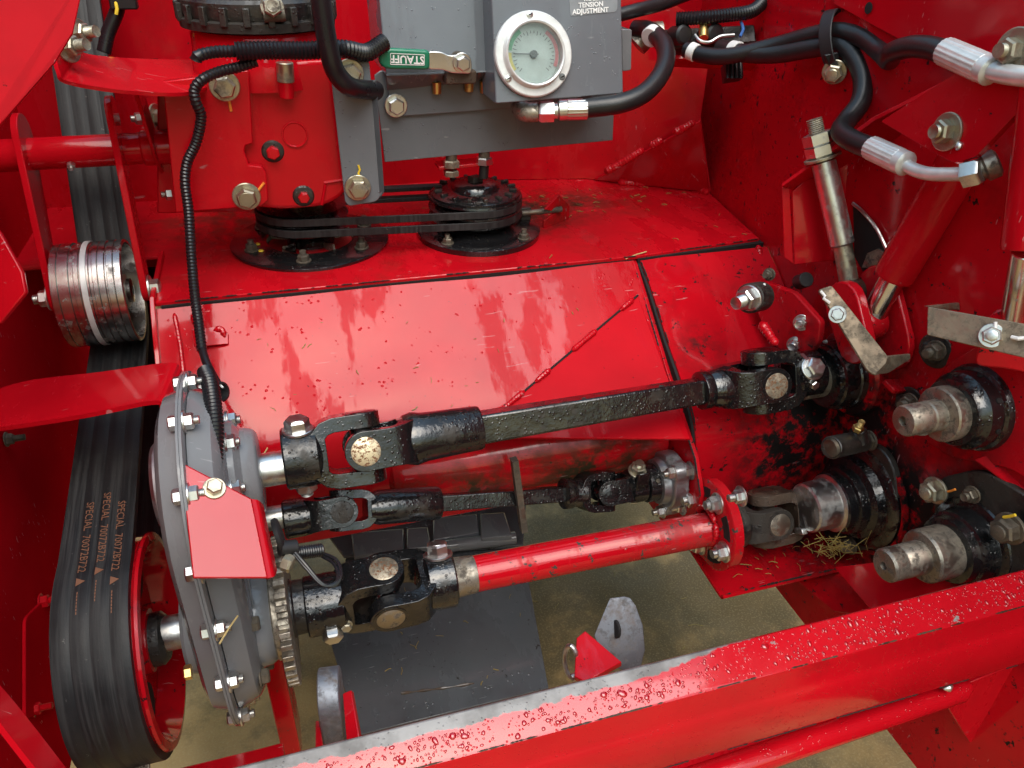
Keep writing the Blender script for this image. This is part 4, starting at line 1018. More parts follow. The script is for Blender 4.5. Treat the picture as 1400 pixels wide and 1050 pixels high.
s2 = TS2.part('strip', MB().plate([W(1268, 419, .77), W(1420, 446, .70), W(1420, 494, .70), W(1267, 458, .77)], .004, .002), 'tan', bev=.0008)
TS2.part('fold', MB().plate([W(1268, 419, .77), W(1312, 414, .82), W(1313, 424, .82), W(1290, 424, .80)], .004), 'tan', bev=.0008)
TS2.bolt(W(1356, 459, .728), CAM - W(1356, 459, .73), .0088, 'zinc', s2, 1.3, .004, name='nut')
TS2.part('paint_dab', MB().tube([W(1361, 440, .722), W(1361, 447, .722), W(1359, 452, .722)], .0016, 8), 'white', s2)
TS2.part('paint_dab', MB().tube([W(1383, 461, .713), W(1392, 463, .708), W(1402, 462, .706)], .002, 8), 'white', s2)
AR2 = Thing('lever_arm', 'red lever arm at the right edge below the vertical ram', 'arm', X_(1390, 520, .65))
AR2.part('plate', MB().plate([W(1350, 432, .76), W(1375, 418, .75), W(1440, 415, .73), W(1440, 520, .74), W(1380, 505, .765), W(1330, 500, .785)], .012, .01), 'red_greasy', bev=.002)
AR2.part('plate', MB().plate([X_(x, y, .694) for x, y in ((1262, 600), (1272, 545), (1292, 500), (1340, 470), (1460, 470), (1460, 690), (1380, 640), (1300, 625))], .004, .01), 'red_greasy', bev=.001)
AR2.part('plate', MB().plate([W(1330, 628, .835), W(1362, 616, .83), W(1440, 635, .78), W(1440, 690, .78), W(1395, 675, .80)], .008), 'red_greasy', bev=.002)
PA = Thing('pivot_bracket', 'triangular red bracket with a large greasy bolt left of the strap', 'bracket', X_(1070, 450, .64))
pa = PA.part('plate', MB().plate([X_(x, y, .622 + (x - 1022) * .0001) for x, y in ((1022, 392), (1045, 385), (1085, 400), (1121, 440), (1118, 468), (1095, 500), (1075, 492), (1040, 440))], .01, .006), 'red_greasy', bev=.002)
PA.part('boss', MB().cyl(W(1040, 405, .99), W(1024, 408, .965), .019), 'black_dirty', pa)
PA.bolt(W(1026, 407, .962), V((-.9, -.4, .05)), .014, 'zinc', pa, 1.2, .014, name='nut')
for q in ((1096, 441), (1087, 471)): PA.bolt(X_(q[0], q[1], .628), V((-.75, -.6, .2)), .008, 'zinc', pa, 1.35, .008, name='nut')
PA.part('weld_bead', weld([W(1040, 440, .965), W(1050, 455, .96), W(1062, 472, .955)], .006), 'red_greasy', pa)
PA.part('paint_dab', MB().tube([W(1036, 390, .972), W(1042, 391, .972), W(1046, 389, .972)], .0022, 8), 'white', pa)
PA.bolt(W(1052, 375, 1.02), V((-.8, -.5, .2)), .007, 'zinc_dark', None, 1.2, .006, name='nut')
PA.part('rubber_plug', MB().cyl(W(1092, 386, 1.03), W(1103, 382, 1.01), .010), 'rubber')
# post and channel
CH = Thing('channel_bracket', 'red folded channel bracket holding the threaded rod on the right wall', 'bracket', X_(1105, 360, .66))
CH.part('post', MB().plate([W(1083, 262, .99), W(1140, 212, .975), W(1140, 356, 1.015), W(1086, 362, 1.02)], .005), 'red', bev=.001)
CH.part('lip', MB().plate([W(1069, 257, .985), W(1079, 248, .985), W(1085, 361, 1.018), W(1072, 352, 1.02)], .004), 'red', bev=.001)
top = CH.part('sloped_flange', MB().plate([W(1069, 256, .975), W(1195, 166, .885), W(1300, 112, .81), W(1318, 140, .835), W(1215, 188, .93), W(1090, 262, 1.01)], .005), 'red', bev=.001)
CH.part('inner_web', MB().plate([W(1140, 214, .985), W(1215, 170, .95), W(1300, 225, .93), W(1290, 300, .96), W(1230, 380, 1.0), W(1140, 356, 1.02)], .004), 'red', bev=.001)
AM = Thing('ram_mount', 'large red mount plate with yellow bolts at upper right', 'plate', W(1290, 200, .80))
am = AM.part('plate', MB().plate([X_(x, y, .635) for x, y in ((1204, 166), (1430, 20), (1430, 112), (1334, 214), (1306, 223), (1290, 216))], .008, .004), 'red', bev=.0015)
AM.bolt(X_(1296, 180, .635), V((-1, 0, .05)), .0115, 'zinc_yellow', am, 1.6, .004, name='nut')
AM.bolt(X_(1388, 70, .635), V((-1, 0, .05)), .011, 'zinc_yellow', am, 1.8, .006, name='nut')
AM.part('weld_bead', weld([X_(1309, 193, .634), X_(1311, 199, .634), X_(1308, 205, .634)], .004), 'zinc', am)
# threaded rod with nuts
RD = Thing('threaded_rod', 'upright steel adjusting rod with lock nuts through the red channel', 'rod', W(1158, 385, .97))
r0, r1, r2, r3 = W(1113, 163, .93), W(1126, 222, .945), W(1152, 335, .965), W(1163, 398, .975)
d = (r1 - r0).normalized(); k = int((r1 - r0).length / .0022)
RD.part('thread', MB().tube([r0.lerp(r1, i / (2 * k)) for i in range(2 * k + 1)], .0095, 16, rib=.9), 'zinc_yellow')
RD.part('rod', MB().lathe(r1, r2 - r1, [(0, .0145), ((r2 - r1).length - .002, .0145), ((r2 - r1).length, .013)], 28), 'steel')
RD.part('rod_end', MB().cyl(r2, r3, .0115), 'zinc_yellow')
RD.part('nut', MB().hexnut(r0.lerp(r1, .32), d, .0185, .015), 'zinc')
RD.part('nut', MB().hexnut(r0.lerp(r1, .60), d, .0185, .014), 'zinc')
RD.part('washer', MB().cyl(r0.lerp(r1, .86), r0.lerp(r1, .92), .022), 'zinc_yellow')
RD.part('eye', MB().lathe(r3 + V((.01, 0, 0)), V((-1, -.3, 0)), [(0, .016), (.004, .018), (.018, .018), (.022, .015)], 24), 'iron_rusty')
# rams
H_A = Thing('hydraulic_ram', 'slanted red hydraulic ram with chrome rod and pipe on top', 'hydraulic ram', W(1190, 430, .92), 'hydraulic rams')
t0, t1, t2 = W(1318, 212, .80), W(1222, 378, .90), W(1188, 442, .935)
L = (t1 - t0).length
H_A.part('barrel', MB().lathe(t0, t1 - t0, [(0, .019), (.003, .023), (L - .004, .0232), (L - .001, .022), (L, .015)], 36), 'red_clean')
H_A.part('rod', MB().cyl(t1, t2, .0145), 'chrome')
H_A.part('rod_eye', MB().lathe(t2 + V((.014, 0, 0)), V((-1, 0, 0)), [(0, .018), (.003, .02), (.025, .02), (.028, .018)], 28), 'red_greasy')
H_A.part('port_fitting', MB().lathe(W(1322, 240, .745), W(1354, 226, .735) - W(1322, 240, .745), [(0, .008), (.004, .011), (.014, .011), (.016, .014), (.026, .014), (.028, .011)], 20), 'steel_dirty')
H_B = Thing('hydraulic_ram', 'vertical red hydraulic ram with wet chrome rod at the right edge', 'hydraulic ram', W(1378, 430, .80), 'hydraulic rams')
t0, t1, t2 = W(1436, 90, .655), W(1404, 342, .695), W(1384, 448, .765); L = (t1 - t0).length
H_B.part('barrel', MB().lathe(t0, t1 - t0, [(0, .021), (L - .004, .0215), (L - .001, .0205), (L, .016)], 36), 'red_clean')
H_B.part('rod', MB().cyl(t1, t2, .0125), 'chrome')
# worn bare patch on the wall behind the rod
WP = Thing('worn_opening', 'dark torn opening with scraped bare edges on the red wall', 'opening', X_(1190, 320, .69))
WP.part('hollow', MB().plate([X_(1166, 278, .697), X_(1178, 286, .697), X_(1196, 310, .697), X_(1212, 342, .697), X_(1205, 362, .697), X_(1180, 372, .697), X_(1168, 350, .697)], .002), 'dark_hole')
m = MB().tube(resample(smooth_path([X_(1166, 278, .695), X_(1180, 290, .695), X_(1198, 312, .695), X_(1213, 343, .695)], 5), .004), .0022, 8)
WP.part('scraped_edge', m, 'zinc')
WP.part('scraped_face', MB().plate([X_(1178, 366, .694), X_(1186, 346, .694), X_(1200, 340, .694), X_(1214, 348, .694), X_(1205, 366, .694)], .003), 'steel_dirty')
# small greasy fasteners on the right wall
for lab, q, r, mt in (('greasy nut on a black stud between the two hub bearings', (1245, 549), .009, 'zinc_dark'), ('dull stud nut left of the upper stub shaft hub', (1281, 479), .010, 'zinc_dark')):
    TT = Thing('stud_nut', lab, 'nut', X_(q[0], q[1], .695))
    TT.bolt(X_(q[0], q[1], .70), V((-1, -.2, 0)), r * 1.4, 'black_dirty', None, 1.5, 0, h=.012, name='spacer'); TT.bolt(X_(q[0], q[1], .688), V((-1, -.2, 0)), r, mt, None, 1.2, .008, name='nut')
FT = Thing('stop_tab', 'small red tongue sticking out below the bent strap', 'tab', W(1235, 525, .93))
FT.part('tongue', MB().plate([W(1208, 518, .93), W(1240, 517, .95), W(1262, 522, .96), W(1262, 532, .95), W(1225, 535, .92)], .006, .006), 'red_greasy', bev=.001)
# ================================================================ red cast gearbox at the back
GY = 1.0
RG = Thing('cast_gearbox', 'red cast gearbox with cover plates at the back, left of the gauge box', 'gearbox', Y_(350, 285, 1.08))
gc = (Y_(400, 180, GY + .11)).copy()
body = RG.part('body', MB().prism(round_poly([Y_(325, 86, GY + .012), Y_(466, 80, GY + .012), Y_(478, 262, GY + .012), Y_(445, 283, GY + .012), Y_(380, 288, GY + .012), Y_(330, 280, GY + .012)], .02), (0, .20, 0)), 'red_cast', bev=.006, seg=3)
lpx = [(222, 112), (340, 96), (346, 196), (336, 199), (334, 206), (340, 226), (358, 228), (364, 236), (367, 274), (357, 282), (240, 291)]
side = RG.part('side_plate', MB().plate([Y_(x, y, GY) for x, y in lpx], .012), 'red_clean', bev=.0015)
RG.part('mount_leg', MB().plate([Y_(215, 130, GY + .06), Y_(345, 130, GY + .06), Y_(345, 290, GY + .06), Y_(215, 292, GY + .06)], .01), 'red', bev=.002)
for q, r in (((307, 117), .0128), ((337, 268), .0128)): RG.bolt(Y_(q[0], q[1], GY - .0005), -ey, r, 'zinc_yellow', side, 1.35, 0, h=.012)
for q, s in (((373, 207), .0085), ((415, 268), .0075)):
    pt = Y_(q[0], q[1], GY + .012); RG.part('plug_seat', MB().lathe(pt, -ey, [(0, .014), (.002, .012), (.003, .006)], 18), 'black_dirty', body); RG.bolt(pt - ey * .002, -ey, s, 'red', body, 0, 0, h=.009, name='plug')
c = Y_(403, 184, GY + .011); RG.part('round_boss', MB().lathe(c, -ey, [(0, .0160), (.0016, .0155), (.0016, .0145), (.0004, .0135), (.0004, .001)], 28), 'red_cast', body)
RG.part('breather', MB().cyl(Y_(389, 85, GY - .002), Y_(391, 112, GY - .002), .010), 'zinc_yellow', body)
RG.part('breather_tip', MB().cyl(Y_(391, 110, GY - .002), Y_(392, 134, GY - .002), .0085), 'red_clean', body)
for a, b in (((443, 250), (468, 246)), ((445, 252), (440, 280))): RG.part('casting_rib', MB().tube([Y_(a[0], a[1], GY + .011), Y_(b[0], b[1], GY + .011)], .002, 8), 'red_cast', body)
tz = Y_(357, 72, GY + .10).z; tc = V((Y_(357, 50, GY + .09).x, GY + .09, 0))
RG.part('neck', MB().lathe(V((tc.x, tc.y, tz - .03)), ez, [(0, .088), (.03, .086), (.034, .084), (.058, .083), (.062, .080)], 48), 'red_cast')
cl = RG.part('clamp_band', MB().lathe(V((tc.x, tc.y, tz + .033)), ez, [(0, .080), (.002, .092), (.012, .093), (.014, .088), (.020, .090), (.032, .090), (.036, .086), (.06, .084)], 48), 'black_dirty')
for k in range(22):
    a = 2 * math.pi * k / 22; c = V((tc.x + .0925 * math.cos(a), tc.y + .0925 * math.sin(a), tz + .052)); n = V((math.cos(a), math.sin(a), 0))
    RG.part('clamp_tooth', MB().box(c, n * .003, n.cross(ez) * .004, ez * .010), 'black_dirty', cl, bev=.001)
RG.bolt(Y_(372, 10, GY - .002), V((0, -1, .2)), .011, 'steel_dirty', cl, 1.2, .004)
RG.part('clamp_screw', MB().cyl(Y_(360, 22, GY - .002), Y_(390, 20, GY - .002), .007), 'zinc_dark', cl)
for pts, mt in (([(313, 137), (316, 152)], 'orange_mark'), ([(352, 262), (361, 250)], 'orange_mark')):
    RG.part('paint_mark', MB().tube([Y_(x, y, GY - .001) for x, y in pts], .0017, 8), mt, side)
# grey side bracket
KB = Thing('grey_bracket', 'upright grey bracket plate with two bolts beside the red gearbox', 'bracket', Y_(500, 280, .985))
kp = KB.part('plate', MB().plate([Y_(450, 82, .988), Y_(505, 84, .988), Y_(521, 268, .988), Y_(514, 276, .988), Y_(477, 282, .988), Y_(472, 276, .988)], .006, .004), 'grey', bev=.001)
KB.part('fold', MB().plate([Y_(509, 110, .988), Y_(514, 110, .985), V(Y_(526, 268, .985)) + V((0, .03, 0)), Y_(525, 262, .986), Y_(521, 268, .988)], .004), 'grey', bev=.001)
KB.bolt(Y_(489, 256, .9875), -ey, .0128, 'zinc_yellow', kp, 1.3, 0, h=.011)
KB.bolt(Y_(478, 100, .9875), -ey, .0128, 'zinc_yellow', kp, 1.3, 0, h=.011)
KB.part('paint_mark', MB().tube([Y_(490, 226, .987), Y_(492, 232, .987), Y_(490, 237, .987), Y_(493, 243, .987)], .0014, 8), 'yellow_mark', kp)

# ================================================================ grey control box with gauge
CB = Thing('control_box', 'grey sheet metal control box carrying the round pressure gauge', 'control box', Y_(690, 220, 1.05))
mp = CB.part('mount_plate', MB().plate([Y_(512, 103, 1.052), Y_(520, 97, 1.052), Y_(842, 76, 1.052), Y_(838, 192, 1.052), Y_(526, 222, 1.052)], .005), 'grey', bev=.001)
CB.part('inner_plate', MB().plate([Y_(530, 106, 1.046), Y_(700, 96, 1.046), Y_(700, 148, 1.046), Y_(533, 160, 1.046)], .004), 'grey', mp, bev=.0008)
QN = V((0, -.955, .296)).normalized(); QU = V((0, .296, .955)).normalized(); QO = Y_(760, 132, .965)
def Q_(px, py, off): return PL(px, py, QO - QN * off, QN)
bx = CB.part('rear_box', MB().prism([Q_(513, -60, 0.0450), Q_(690, -70, 0.0450), Q_(690, 98, 0.0450), Q_(528, 104, 0.0450)], (0, .12, 0)), 'grey', bev=.0015)
CB.part('lower_lip', MB().plate([Q_(528, 104, 0.0430), Q_(690, 98, 0.0430), Y_(690, 107, 1.045), Y_(529, 124, 1.045)], .003), 'grey', bx, bev=.0008)
fb = CB.part('gauge_panel', MB().prism(round_poly([Q_(671, -40, 0.0000), Q_(672, 0, 0.0000), Q_(678, 142, 0.0000), Q_(852, 128, 0.0000), Q_(848, -60, 0.0000), Q_(671, -60, 0.0000)], [0, 0, .003, .006, 0, 0]), (0, .004, 0)), 'grey', bev=.0015)
CB.part('panel_side', MB().prism([Q_(671, -60, 0.0035), Q_(678, 142, 0.0035), Q_(678, 142, 0.0035) + V((-.001, .060, 0)), Q_(671, -60, 0.0035) + V((-.001, .075, 0))], (.004, 0, 0)), 'grey', fb, bev=.001)
CB.part('panel_side', MB().prism([Q_(852, 128, 0.0035), Q_(848, -60, 0.0035), Q_(848, -60, 0.0035) + V((0, .075, 0)), Q_(852, 128, 0.0035) + V((0, .060, 0))], (-.004, 0, 0)), 'grey', fb, bev=.001)
CB.part('side_block', MB().prism(round_poly([Y_(850, 40, 1.01), Y_(864, 40, 1.01), Y_(863, 96, 1.01), Y_(851, 98, 1.01)], .003), (0, .04, 0)), 'grey_case', bev=.001)
CB.bolt(Y_(541, 144, 1.0458), -ey, .011, 'zinc', mp, 1.35, 0, h=.008)
for q, r in (((597, 120), .006), ((641, 117), .006), ((662, 119), .006)): CB.part('brass_stud', MB().cyl(Y_(q[0], q[1] - 8, 1.04), Y_(q[0], q[1] + 8, 1.04), r), 'brass', bx)
# label above the gauge
lb = CB.part('label_plate', MB().plate(round_poly([Q_(775, -60, -0.0005), Q_(845, -66, -0.0005), Q_(844, 16, -0.0005), Q_(780, 22, -0.0005)], [0, 0, .006, .002]), .0005), 'label_bg', fb)
o0, ou = Q_(807, 15, -0.0012), (Q_(850, 12, -0.0012) - Q_(765, 18, -0.0012)).normalized(); ov = QU
for txt, q in (('ROLL', (808, -2)), ('TENSION', (808, 6.5)), ('ADJUSTMENT', (807.5, 15))):
    b = Q_(q[0], q[1], -0.0012); text_mesh(txt, .0080, (lambda b: lambda u, v, w: b + ou * u + ov * v + QN * w)(b), 'white', CB, 'lettering', .0002, .0002, lb)
# gauge
GA_ = Thing('pressure_gauge', 'round pressure gauge with white bezel and coloured dial on the grey box', 'gauge', Q_(728, 131, 0.0000))
gc = Q_(728, 75, -0.0010); Rg = M_(55.5, gc)
GA_.part('bezel', MB().lathe(gc, QN, [(0, Rg * .995), (.003, Rg), (.006, Rg * .985), (.007, Rg * .96), (.007, Rg * .80), (.0085, Rg * .775), (.014, Rg * .76), (.015, Rg * .735), (.014, Rg * .70), (.004, Rg * .685), (.002, Rg * .68)], 64, caps=False), 'bezel')
fc = GA_.part('dial', MB().lathe(gc, QN, [(.0015, Rg * .70), (.002, Rg * .70), (.0025, .001)], 48), 'dial')
def dial_arc(a0, a1, r0, r1, mt, n=14, off=.0032):
    A = []; Bq = []
    for k in range(n + 1):
        a = math.radians(a0 + (a1 - a0) * k / n); d_ = (ex * math.sin(a) + QU * math.cos(a)); A.append(gc + QN * off + d_ * r0); Bq.append(gc + QN * off + d_ * r1)
    m = MB(); m.add(A + Bq, [(k, k + 1, n + 2 + k, n + 1 + k) for k in range(n)]); return GA_.part('dial_band', m, mt, fc)
dial_arc(-125, -85, Rg * .56, Rg * .66, 'dial_yellow'); dial_arc(-80, -30, Rg * .56, Rg * .66, 'dial_green'); dial_arc(35, 118, Rg * .57, Rg * .66, 'dial_red')
for k in range(28):
    a = math.radians(-135 + 270 * k / 27); d_ = (ex * math.sin(a) + QU * math.cos(a)); l = .44 if k % 3 == 0 else .48
    GA_.part('tick', MB().bar(gc + QN * .0033 + d_ * Rg * l, gc + QN * .0033 + d_ * Rg * .54, QN, .0001, .0004), 'dial_ink', fc)
GA_.part('needle', MB().bar(gc + QN * .005 - V((-1, 0, .04)) * Rg * .12, gc + QN * .005 + V((-1, 0, .04)) * Rg * .52, QN, .0003, .0007), 'dial_ink', fc)
GA_.part('needle_hub', MB().lathe(gc + QN * .0025, QN, [(0, .0048), (.004, .0045), (.0045, .002)], 20), 'dial_ink', fc)
GA_.part('glass', MB().lathe(gc + QN * .0095, QN, [(0, Rg * .71), (.0015, Rg * .71)], 48), 'glass')
for a in (-4, 128, 232):
    d_ = (ex * math.sin(math.radians(a)) + QU * math.cos(math.radians(a))); s = gc + QN * .007 + d_ * Rg * .885
    sc = GA_.part('screw', MB().lathe(s, QN, [(0, .0042), (.001, .0040), (.0016, .0028), (.0017, .0005)], 18), 'dial_ink' if a == 128 else 'steel')
    GA_.part('screw_slot', MB().box(s + QN * .0018, V((.0022, 0, .001)), V((-.0003, 0, .0006)), ey * .0002), 'dark_hole', sc)
# ball valve lever
VL = Thing('valve_lever', 'green handled valve lever pointing left on the grey box', 'lever', Y_(600, 105, 1.0))
vh = Y_(632, 86, 1.0)
grip = [Y_(x, y, 1.0) for x, y in ((517, 80), (521, 70), (532, 66), (588, 69), (588, 96), (532, 95), (521, 91))]
gr = VL.part('grip', MB().prism(round_poly(grip, .006), (0, .010, 0)), 'green', bev=.003, seg=3)
VL.part('blade', MB().prism(round_poly([Y_(586, 70, 1.003), Y_(604, 71, 1.003), Y_(614, 76, 1.003), Y_(640, 74, 1.003), Y_(646, 88, 1.003), Y_(644, 101, 1.003), Y_(618, 100, 1.003), Y_(604, 95, 1.003), Y_(586, 95, 1.003)], .004), (0, .004, 0)), 'zinc', bev=.001)
VL.bolt(vh + ey * .0025, -ey, .0095, 'zinc', None, 1.25, .0, h=.008, name='nut')
VL.part('stem', MB().cyl(vh + ey * .006, vh + ey * .045, .010), 'zinc_dark')
VL.part('ball_body', MB().box(Y_(628, 104, 1.02), V((.020, 0, 0)), V((0, .012, 0)), V((0, 0, .008))), 'iron_rusty', bev=.002)
gt, gu = Y_(557, 81, .9995), (Y_(580, 82, .9995) - Y_(535, 80, .9995)).normalized()
text_mesh('STAUFF', .0125, lambda u, v, w: gt - gu * u - ez * v - ey * (w + .0002), 'white', VL, 'lettering', .0002, .0003, gr)
for a, b in (((534, 73), (580, 75)), ((534, 88), (580, 89)), ((534, 73), (534, 88)), ((580, 75), (580, 89))):
    VL.part('print_border', MB().bar(Y_(a[0], a[1], .9993), Y_(b[0], b[1], .9993), ey, .0002, .0004), 'white', gr)

# ================================================================ shelf pulleys and V belts
C1, C2 = Z_(425, 330, SZ), Z_(650, 318, SZ)
DC = Thing('drum_bearing', 'open black dished disc with splined shaft on the shelf below the gearbox', 'disc', C1)
m = MB().lathe(C1, ez, [(.0, .112), (.004, .113), (.006, .110), (.006, .062), (.003, .060), (-.012, .056), (-.012, .03)], 64, caps=False)
DC.part('dish', m, 'black_gloss')
DC.part('bore_floor', MB().lathe(C1 - ez * .004, ez, [(0, .06), (.001, .06), (.0012, .001)], 40), 'dark_hole')
spl = MB(); pts = []
for k in range(48):
    a = 2 * math.pi * k / 48; r = .0225 if k % 2 else .0250; pts.append(C1 + V((math.cos(a) * r, math.sin(a) * r, .0)))
spl.prism(pts, (0, 0, .10)); DC.part('splined_shaft', spl, 'steel_dirty')
DC.part('collar', MB().lathe(C1 + ez * .0, ez, [(0, .034), (.010, .033), (.014, .028)], 32), 'black')
for k in range(6):
    a = k * 1.047 + .35; DC.bolt(C1 + V((math.cos(a) * .088, math.sin(a) * .088, .006)), ez, .008, 'zinc_dark', None, 1.3, .006)
for k in range(5):
    a = k * 1.256 + .2; d_ = V((math.cos(a), math.sin(a), 0)); DC.part('vane', MB().bar(C1 + d_ * .036 + ez * .002, C1 + d_ * .060 + ez * .007, ez, .006, .0015), 'steel_dirty')
DC.part('reflective_tab', MB().plate([Z_(385, 340, SZ + .010), Z_(403, 330, SZ + .014), Z_(405, 346, SZ + .010)], .001), 'chrome')
for q in ((352, 334), (357, 343)): DC.part('paint_mark', MB().lathe(Z_(q[0], q[1], SZ + .006), ez, [(0, .004), (.0015, .003)], 8), 'yellow_mark')
PV = Thing('shelf_pulley', 'black double groove pulley with studded cap on a round flange', 'pulley', C2)
PV.part('flange', MB().lathe(C2 + V((.004, -.005, 0)), ez, [(0, .092), (.008, .093), (.010, .090), (.011, .07)], 56), 'black_gloss')
PV.part('cone', MB().lathe(C2, ez, [(.009, .080), (.014, .060), (.022, .048), (.030, .050)], 48), 'black_gloss')
PV.part('grooved_wheel', MB().lathe(C2, ez, [(.028, .068), (.030, .070), (.036, .058), (.042, .070), (.045, .070), (.052, .058), (.058, .070), (.061, .069), (.062, .05)], 56), 'black')
cp_ = PV.part('cap', MB().lathe(C2, ez, [(.060, .066), (.064, .066), (.068, .060), (.070, .036), (.076, .034), (.079, .030), (.080, .005)], 48), 'black')
PV.part('shaft_end', MB().box(C2 + ez * .083, V((.008, .003, 0)), V((-.003, .007, 0)), V((0, 0, .004))), 'black_dirty', cp_, bev=.001)
for k in range(16):
    a = 2 * math.pi * k / 16; d_ = V((math.cos(a), math.sin(a), 0))
    PV.part('cap_stud', MB().box(C2 + d_ * .056 + ez * .069, d_ * .0055, d_.cross(ez) * .0028, ez * .0026), 'black_dirty', cp_, bev=.0008)
for k in range(4):
    a = k * 1.57 + .72; PV.bolt(C2 + V((.004 + math.cos(a) * .080, -.005 + math.sin(a) * .080, .010)), ez, .007, 'zinc_dark', None, 1.3, .006)
PV.part('adjuster_pin', MB().cyl(Z_(713, 292, SZ + .022), Z_(768, 286, SZ + .024), .0045), 'zinc_dark')
PV.part('adjuster_block', MB().box(Z_(718, 291, SZ + .020), V((.008, 0, 0)), V((0, .006, 0)), V((0, 0, .010))), 'black_dirty', bev=.001)
for i, zz in enumerate((.036, .052)):
    VB = Thing('v_belt', ('lower' if i == 0 else 'upper') + ' of two thin black V belts to the shelf pulley', 'belt', (C1 + C2) / 2 + ez * zz, 'thin V belts')
    c1, c2 = C1 + V((-.006, 0, zz)), C2 + V((0, 0, zz)); r1, r2 = .066, .070; loop = []
    ax = (c2 - c1); th = math.atan2(ax.y, ax.x)
    for k in range(25): a = th + math.pi / 2 + math.pi * k / 24; loop.append(c1 + V((math.cos(a), math.sin(a), 0)) * r1)
    for k in range(25): a = th - math.pi / 2 + math.pi * k / 24; loop.append(c2 + V((math.cos(a), math.sin(a), 0)) * r2)
    ctr = (c1 + c2) / 2; m = MB(); n = len(loop); vs = []; fs = []
    for pnt in loop:
        base = c1 if (pnt - c1).length < r1 + .001 else c2; o_ = (pnt - base).normalized()
        vs += [pnt + ez * .0055, pnt - ez * .0055, pnt - o_ * .009 - ez * .003, pnt - o_ * .009 + ez * .003]
    for k in range(n):
        k2 = (k + 1) % n
        for j in range(4): fs.append((4 * k + j, 4 * k + (j + 1) % 4, 4 * k2 + (j + 1) % 4, 4 * k2 + j))
    m.add(vs, fs); VB.part('band', m, 'belt', bev=.0008)
GP = Thing('drive_pulley', 'black pulley under the red gearbox driving the thin belts', 'pulley', C1 + ez * .03)
GP.part('wheel', MB().lathe(C1 + V((-.006, 0, 0)), ez, [(.028, .062), (.030, .064), (.036, .055), (.044, .064), (.052, .055), (.060, .064), (.062, .05)], 48), 'black')
# red stay with hanging bolts under the box
ST = Thing('bolt_stay', 'thin red stay with two hanging bolts above the shelf pulley', 'stay', Y_(640, 232, 1.06))
ST.part('bar', MB().plate([Y_(600, 228, 1.06), Y_(675, 222, 1.06), Y_(675, 226, 1.06), Y_(600, 233, 1.06)], .03), 'red', bev=.001)
for q, mt in (((617, 220), 'zinc_yellow'), ((662, 216), 'zinc')):
    ST.part('nut', MB().hexnut(Y_(q[0], q[1] + 8, 1.06), ez, .012, .010), mt); ST.part('stud', MB().cyl(Y_(q[0], q[1] + 8, 1.06), Y_(q[0], q[1] - 14, 1.06), .008), 'zinc_dark')
ST.part('nut', MB().hexnut(Y_(617, 240, 1.06), ez, .011, .008), 'zinc_yellow'); ST.part('stud', MB().cyl(Y_(662, 226, 1.06), Y_(661, 243, 1.06), .007), 'rubber')

# ================================================================ hoses
def hose(label, pts, r, mat='hose', name='hydraulic_hose', group=None, step=.005, cat='hose'):
    P = [(Y_ if name == 'pipe' else W)(*p) for p in pts]; T = Thing(name, label, cat, P[0], group)
    T.part('rubber', MB().tube(resample(smooth_path(P, 8), step), r, 18), mat); return T, P
def crimp(T, a, b, r, mat='white_pipe', flutes=18):
    """fluted crimped ferrule"""
    a, b = V(a), V(b); ax = b - a; L = ax.length; ax.normalize(); u, v = perp(ax); pts = []
    for k in range(flutes * 2):
        t = 2 * math.pi * k / (flutes * 2); rr = r * (1 if k % 2 else .95); pts.append(a + (u * math.cos(t) + v * math.sin(t)) * rr)
    c = T.part('ferrule', MB().prism(pts, ax * L), mat, bev=.0008)
    T.part('ferrule_ring', MB().lathe(b - ax * .001, ax, [(0, r * .8), (.001, r * .97), (.011, r * .97), (.013, r * .8), (.014, r * .5)], 28), mat, c)
    return c
h1, P1 = hose('black hose looping from the valve down to the fitting under the gauge', [(868, 40, 1.12), (888, 42, 1.10), (908, 62, 1.06), (908, 92, 1.03), (885, 124, 1.01), (850, 141, 1.0), (797, 148, 1.0)], .0125)
crimp(h1, W(803, 149, 1.0), W(775, 150, 1.0), .0135, 'zinc')
h1.part('hex_nut', MB().hexnut(W(757, 152, 1.0), (W(733, 153, 1.0) - W(757, 152, 1.0)), .014, .020), 'zinc')
h1.part('coupling', MB().cyl(W(776, 150, 1.0), W(755, 152, 1.0), .010), 'steel')
h1.part('elbow', MB().tube(smooth_path([W(735, 153, 1.0), W(718, 153, 1.0), W(712, 146, 1.005), W(712, 135, 1.02)], 5), .0125, 16), 'steel_dirty')
h1.part('tag_band', MB().cyl(W(888, 52, 1.082), W(895, 46, 1.088), .0140), 'white')
hose('black hose leaving the top right of the gauge box', [(840, 22, 1.08), (870, 14, 1.09), (905, 5, 1.11), (950, -12, 1.14)], .0095)
h2, P2 = hose('upper black hose running through the clamp to the rightmost white fitting', [(938, 68, 1.10), (965, 76, 1.08), (1000, 76, 1.06), (1060, 62, 1.03), (1110, 48, .99), (1145, 43, .96), (1180, 52, .93), (1205, 72, .90), (1216, 82, .865), (1220, 72, .82), (1245, 64, .79), (1275, 66, .76), (1302, 76, .735)], .0110)
crimp(h2, W(1292, 70, .742), W(1345, 93, .700), .0132)
h2.part('pipe', MB().tube(smooth_path([W(1345, 93, .700), W(1368, 100, .682), W(1395, 104, .662), W(1430, 106, .64)], 6), .0085, 18), 'white_pipe')
h2.part('tag_band', MB().cyl(W(943, 69, 1.093), W(952, 73, 1.088), .0122), 'white')
h3, P3 = hose('lower black hose bending down from the clamp to the slanted ram pipe', [(985, 66, 1.09), (1010, 72, 1.06), (1060, 74, 1.03), (1110, 66, .99), (1148, 62, .96), (1168, 78, .945), (1180, 108, .935), (1176, 140, .93), (1157, 166, .925), (1150, 180, .91), (1165, 192, .885), (1195, 204, .850)], .0120)
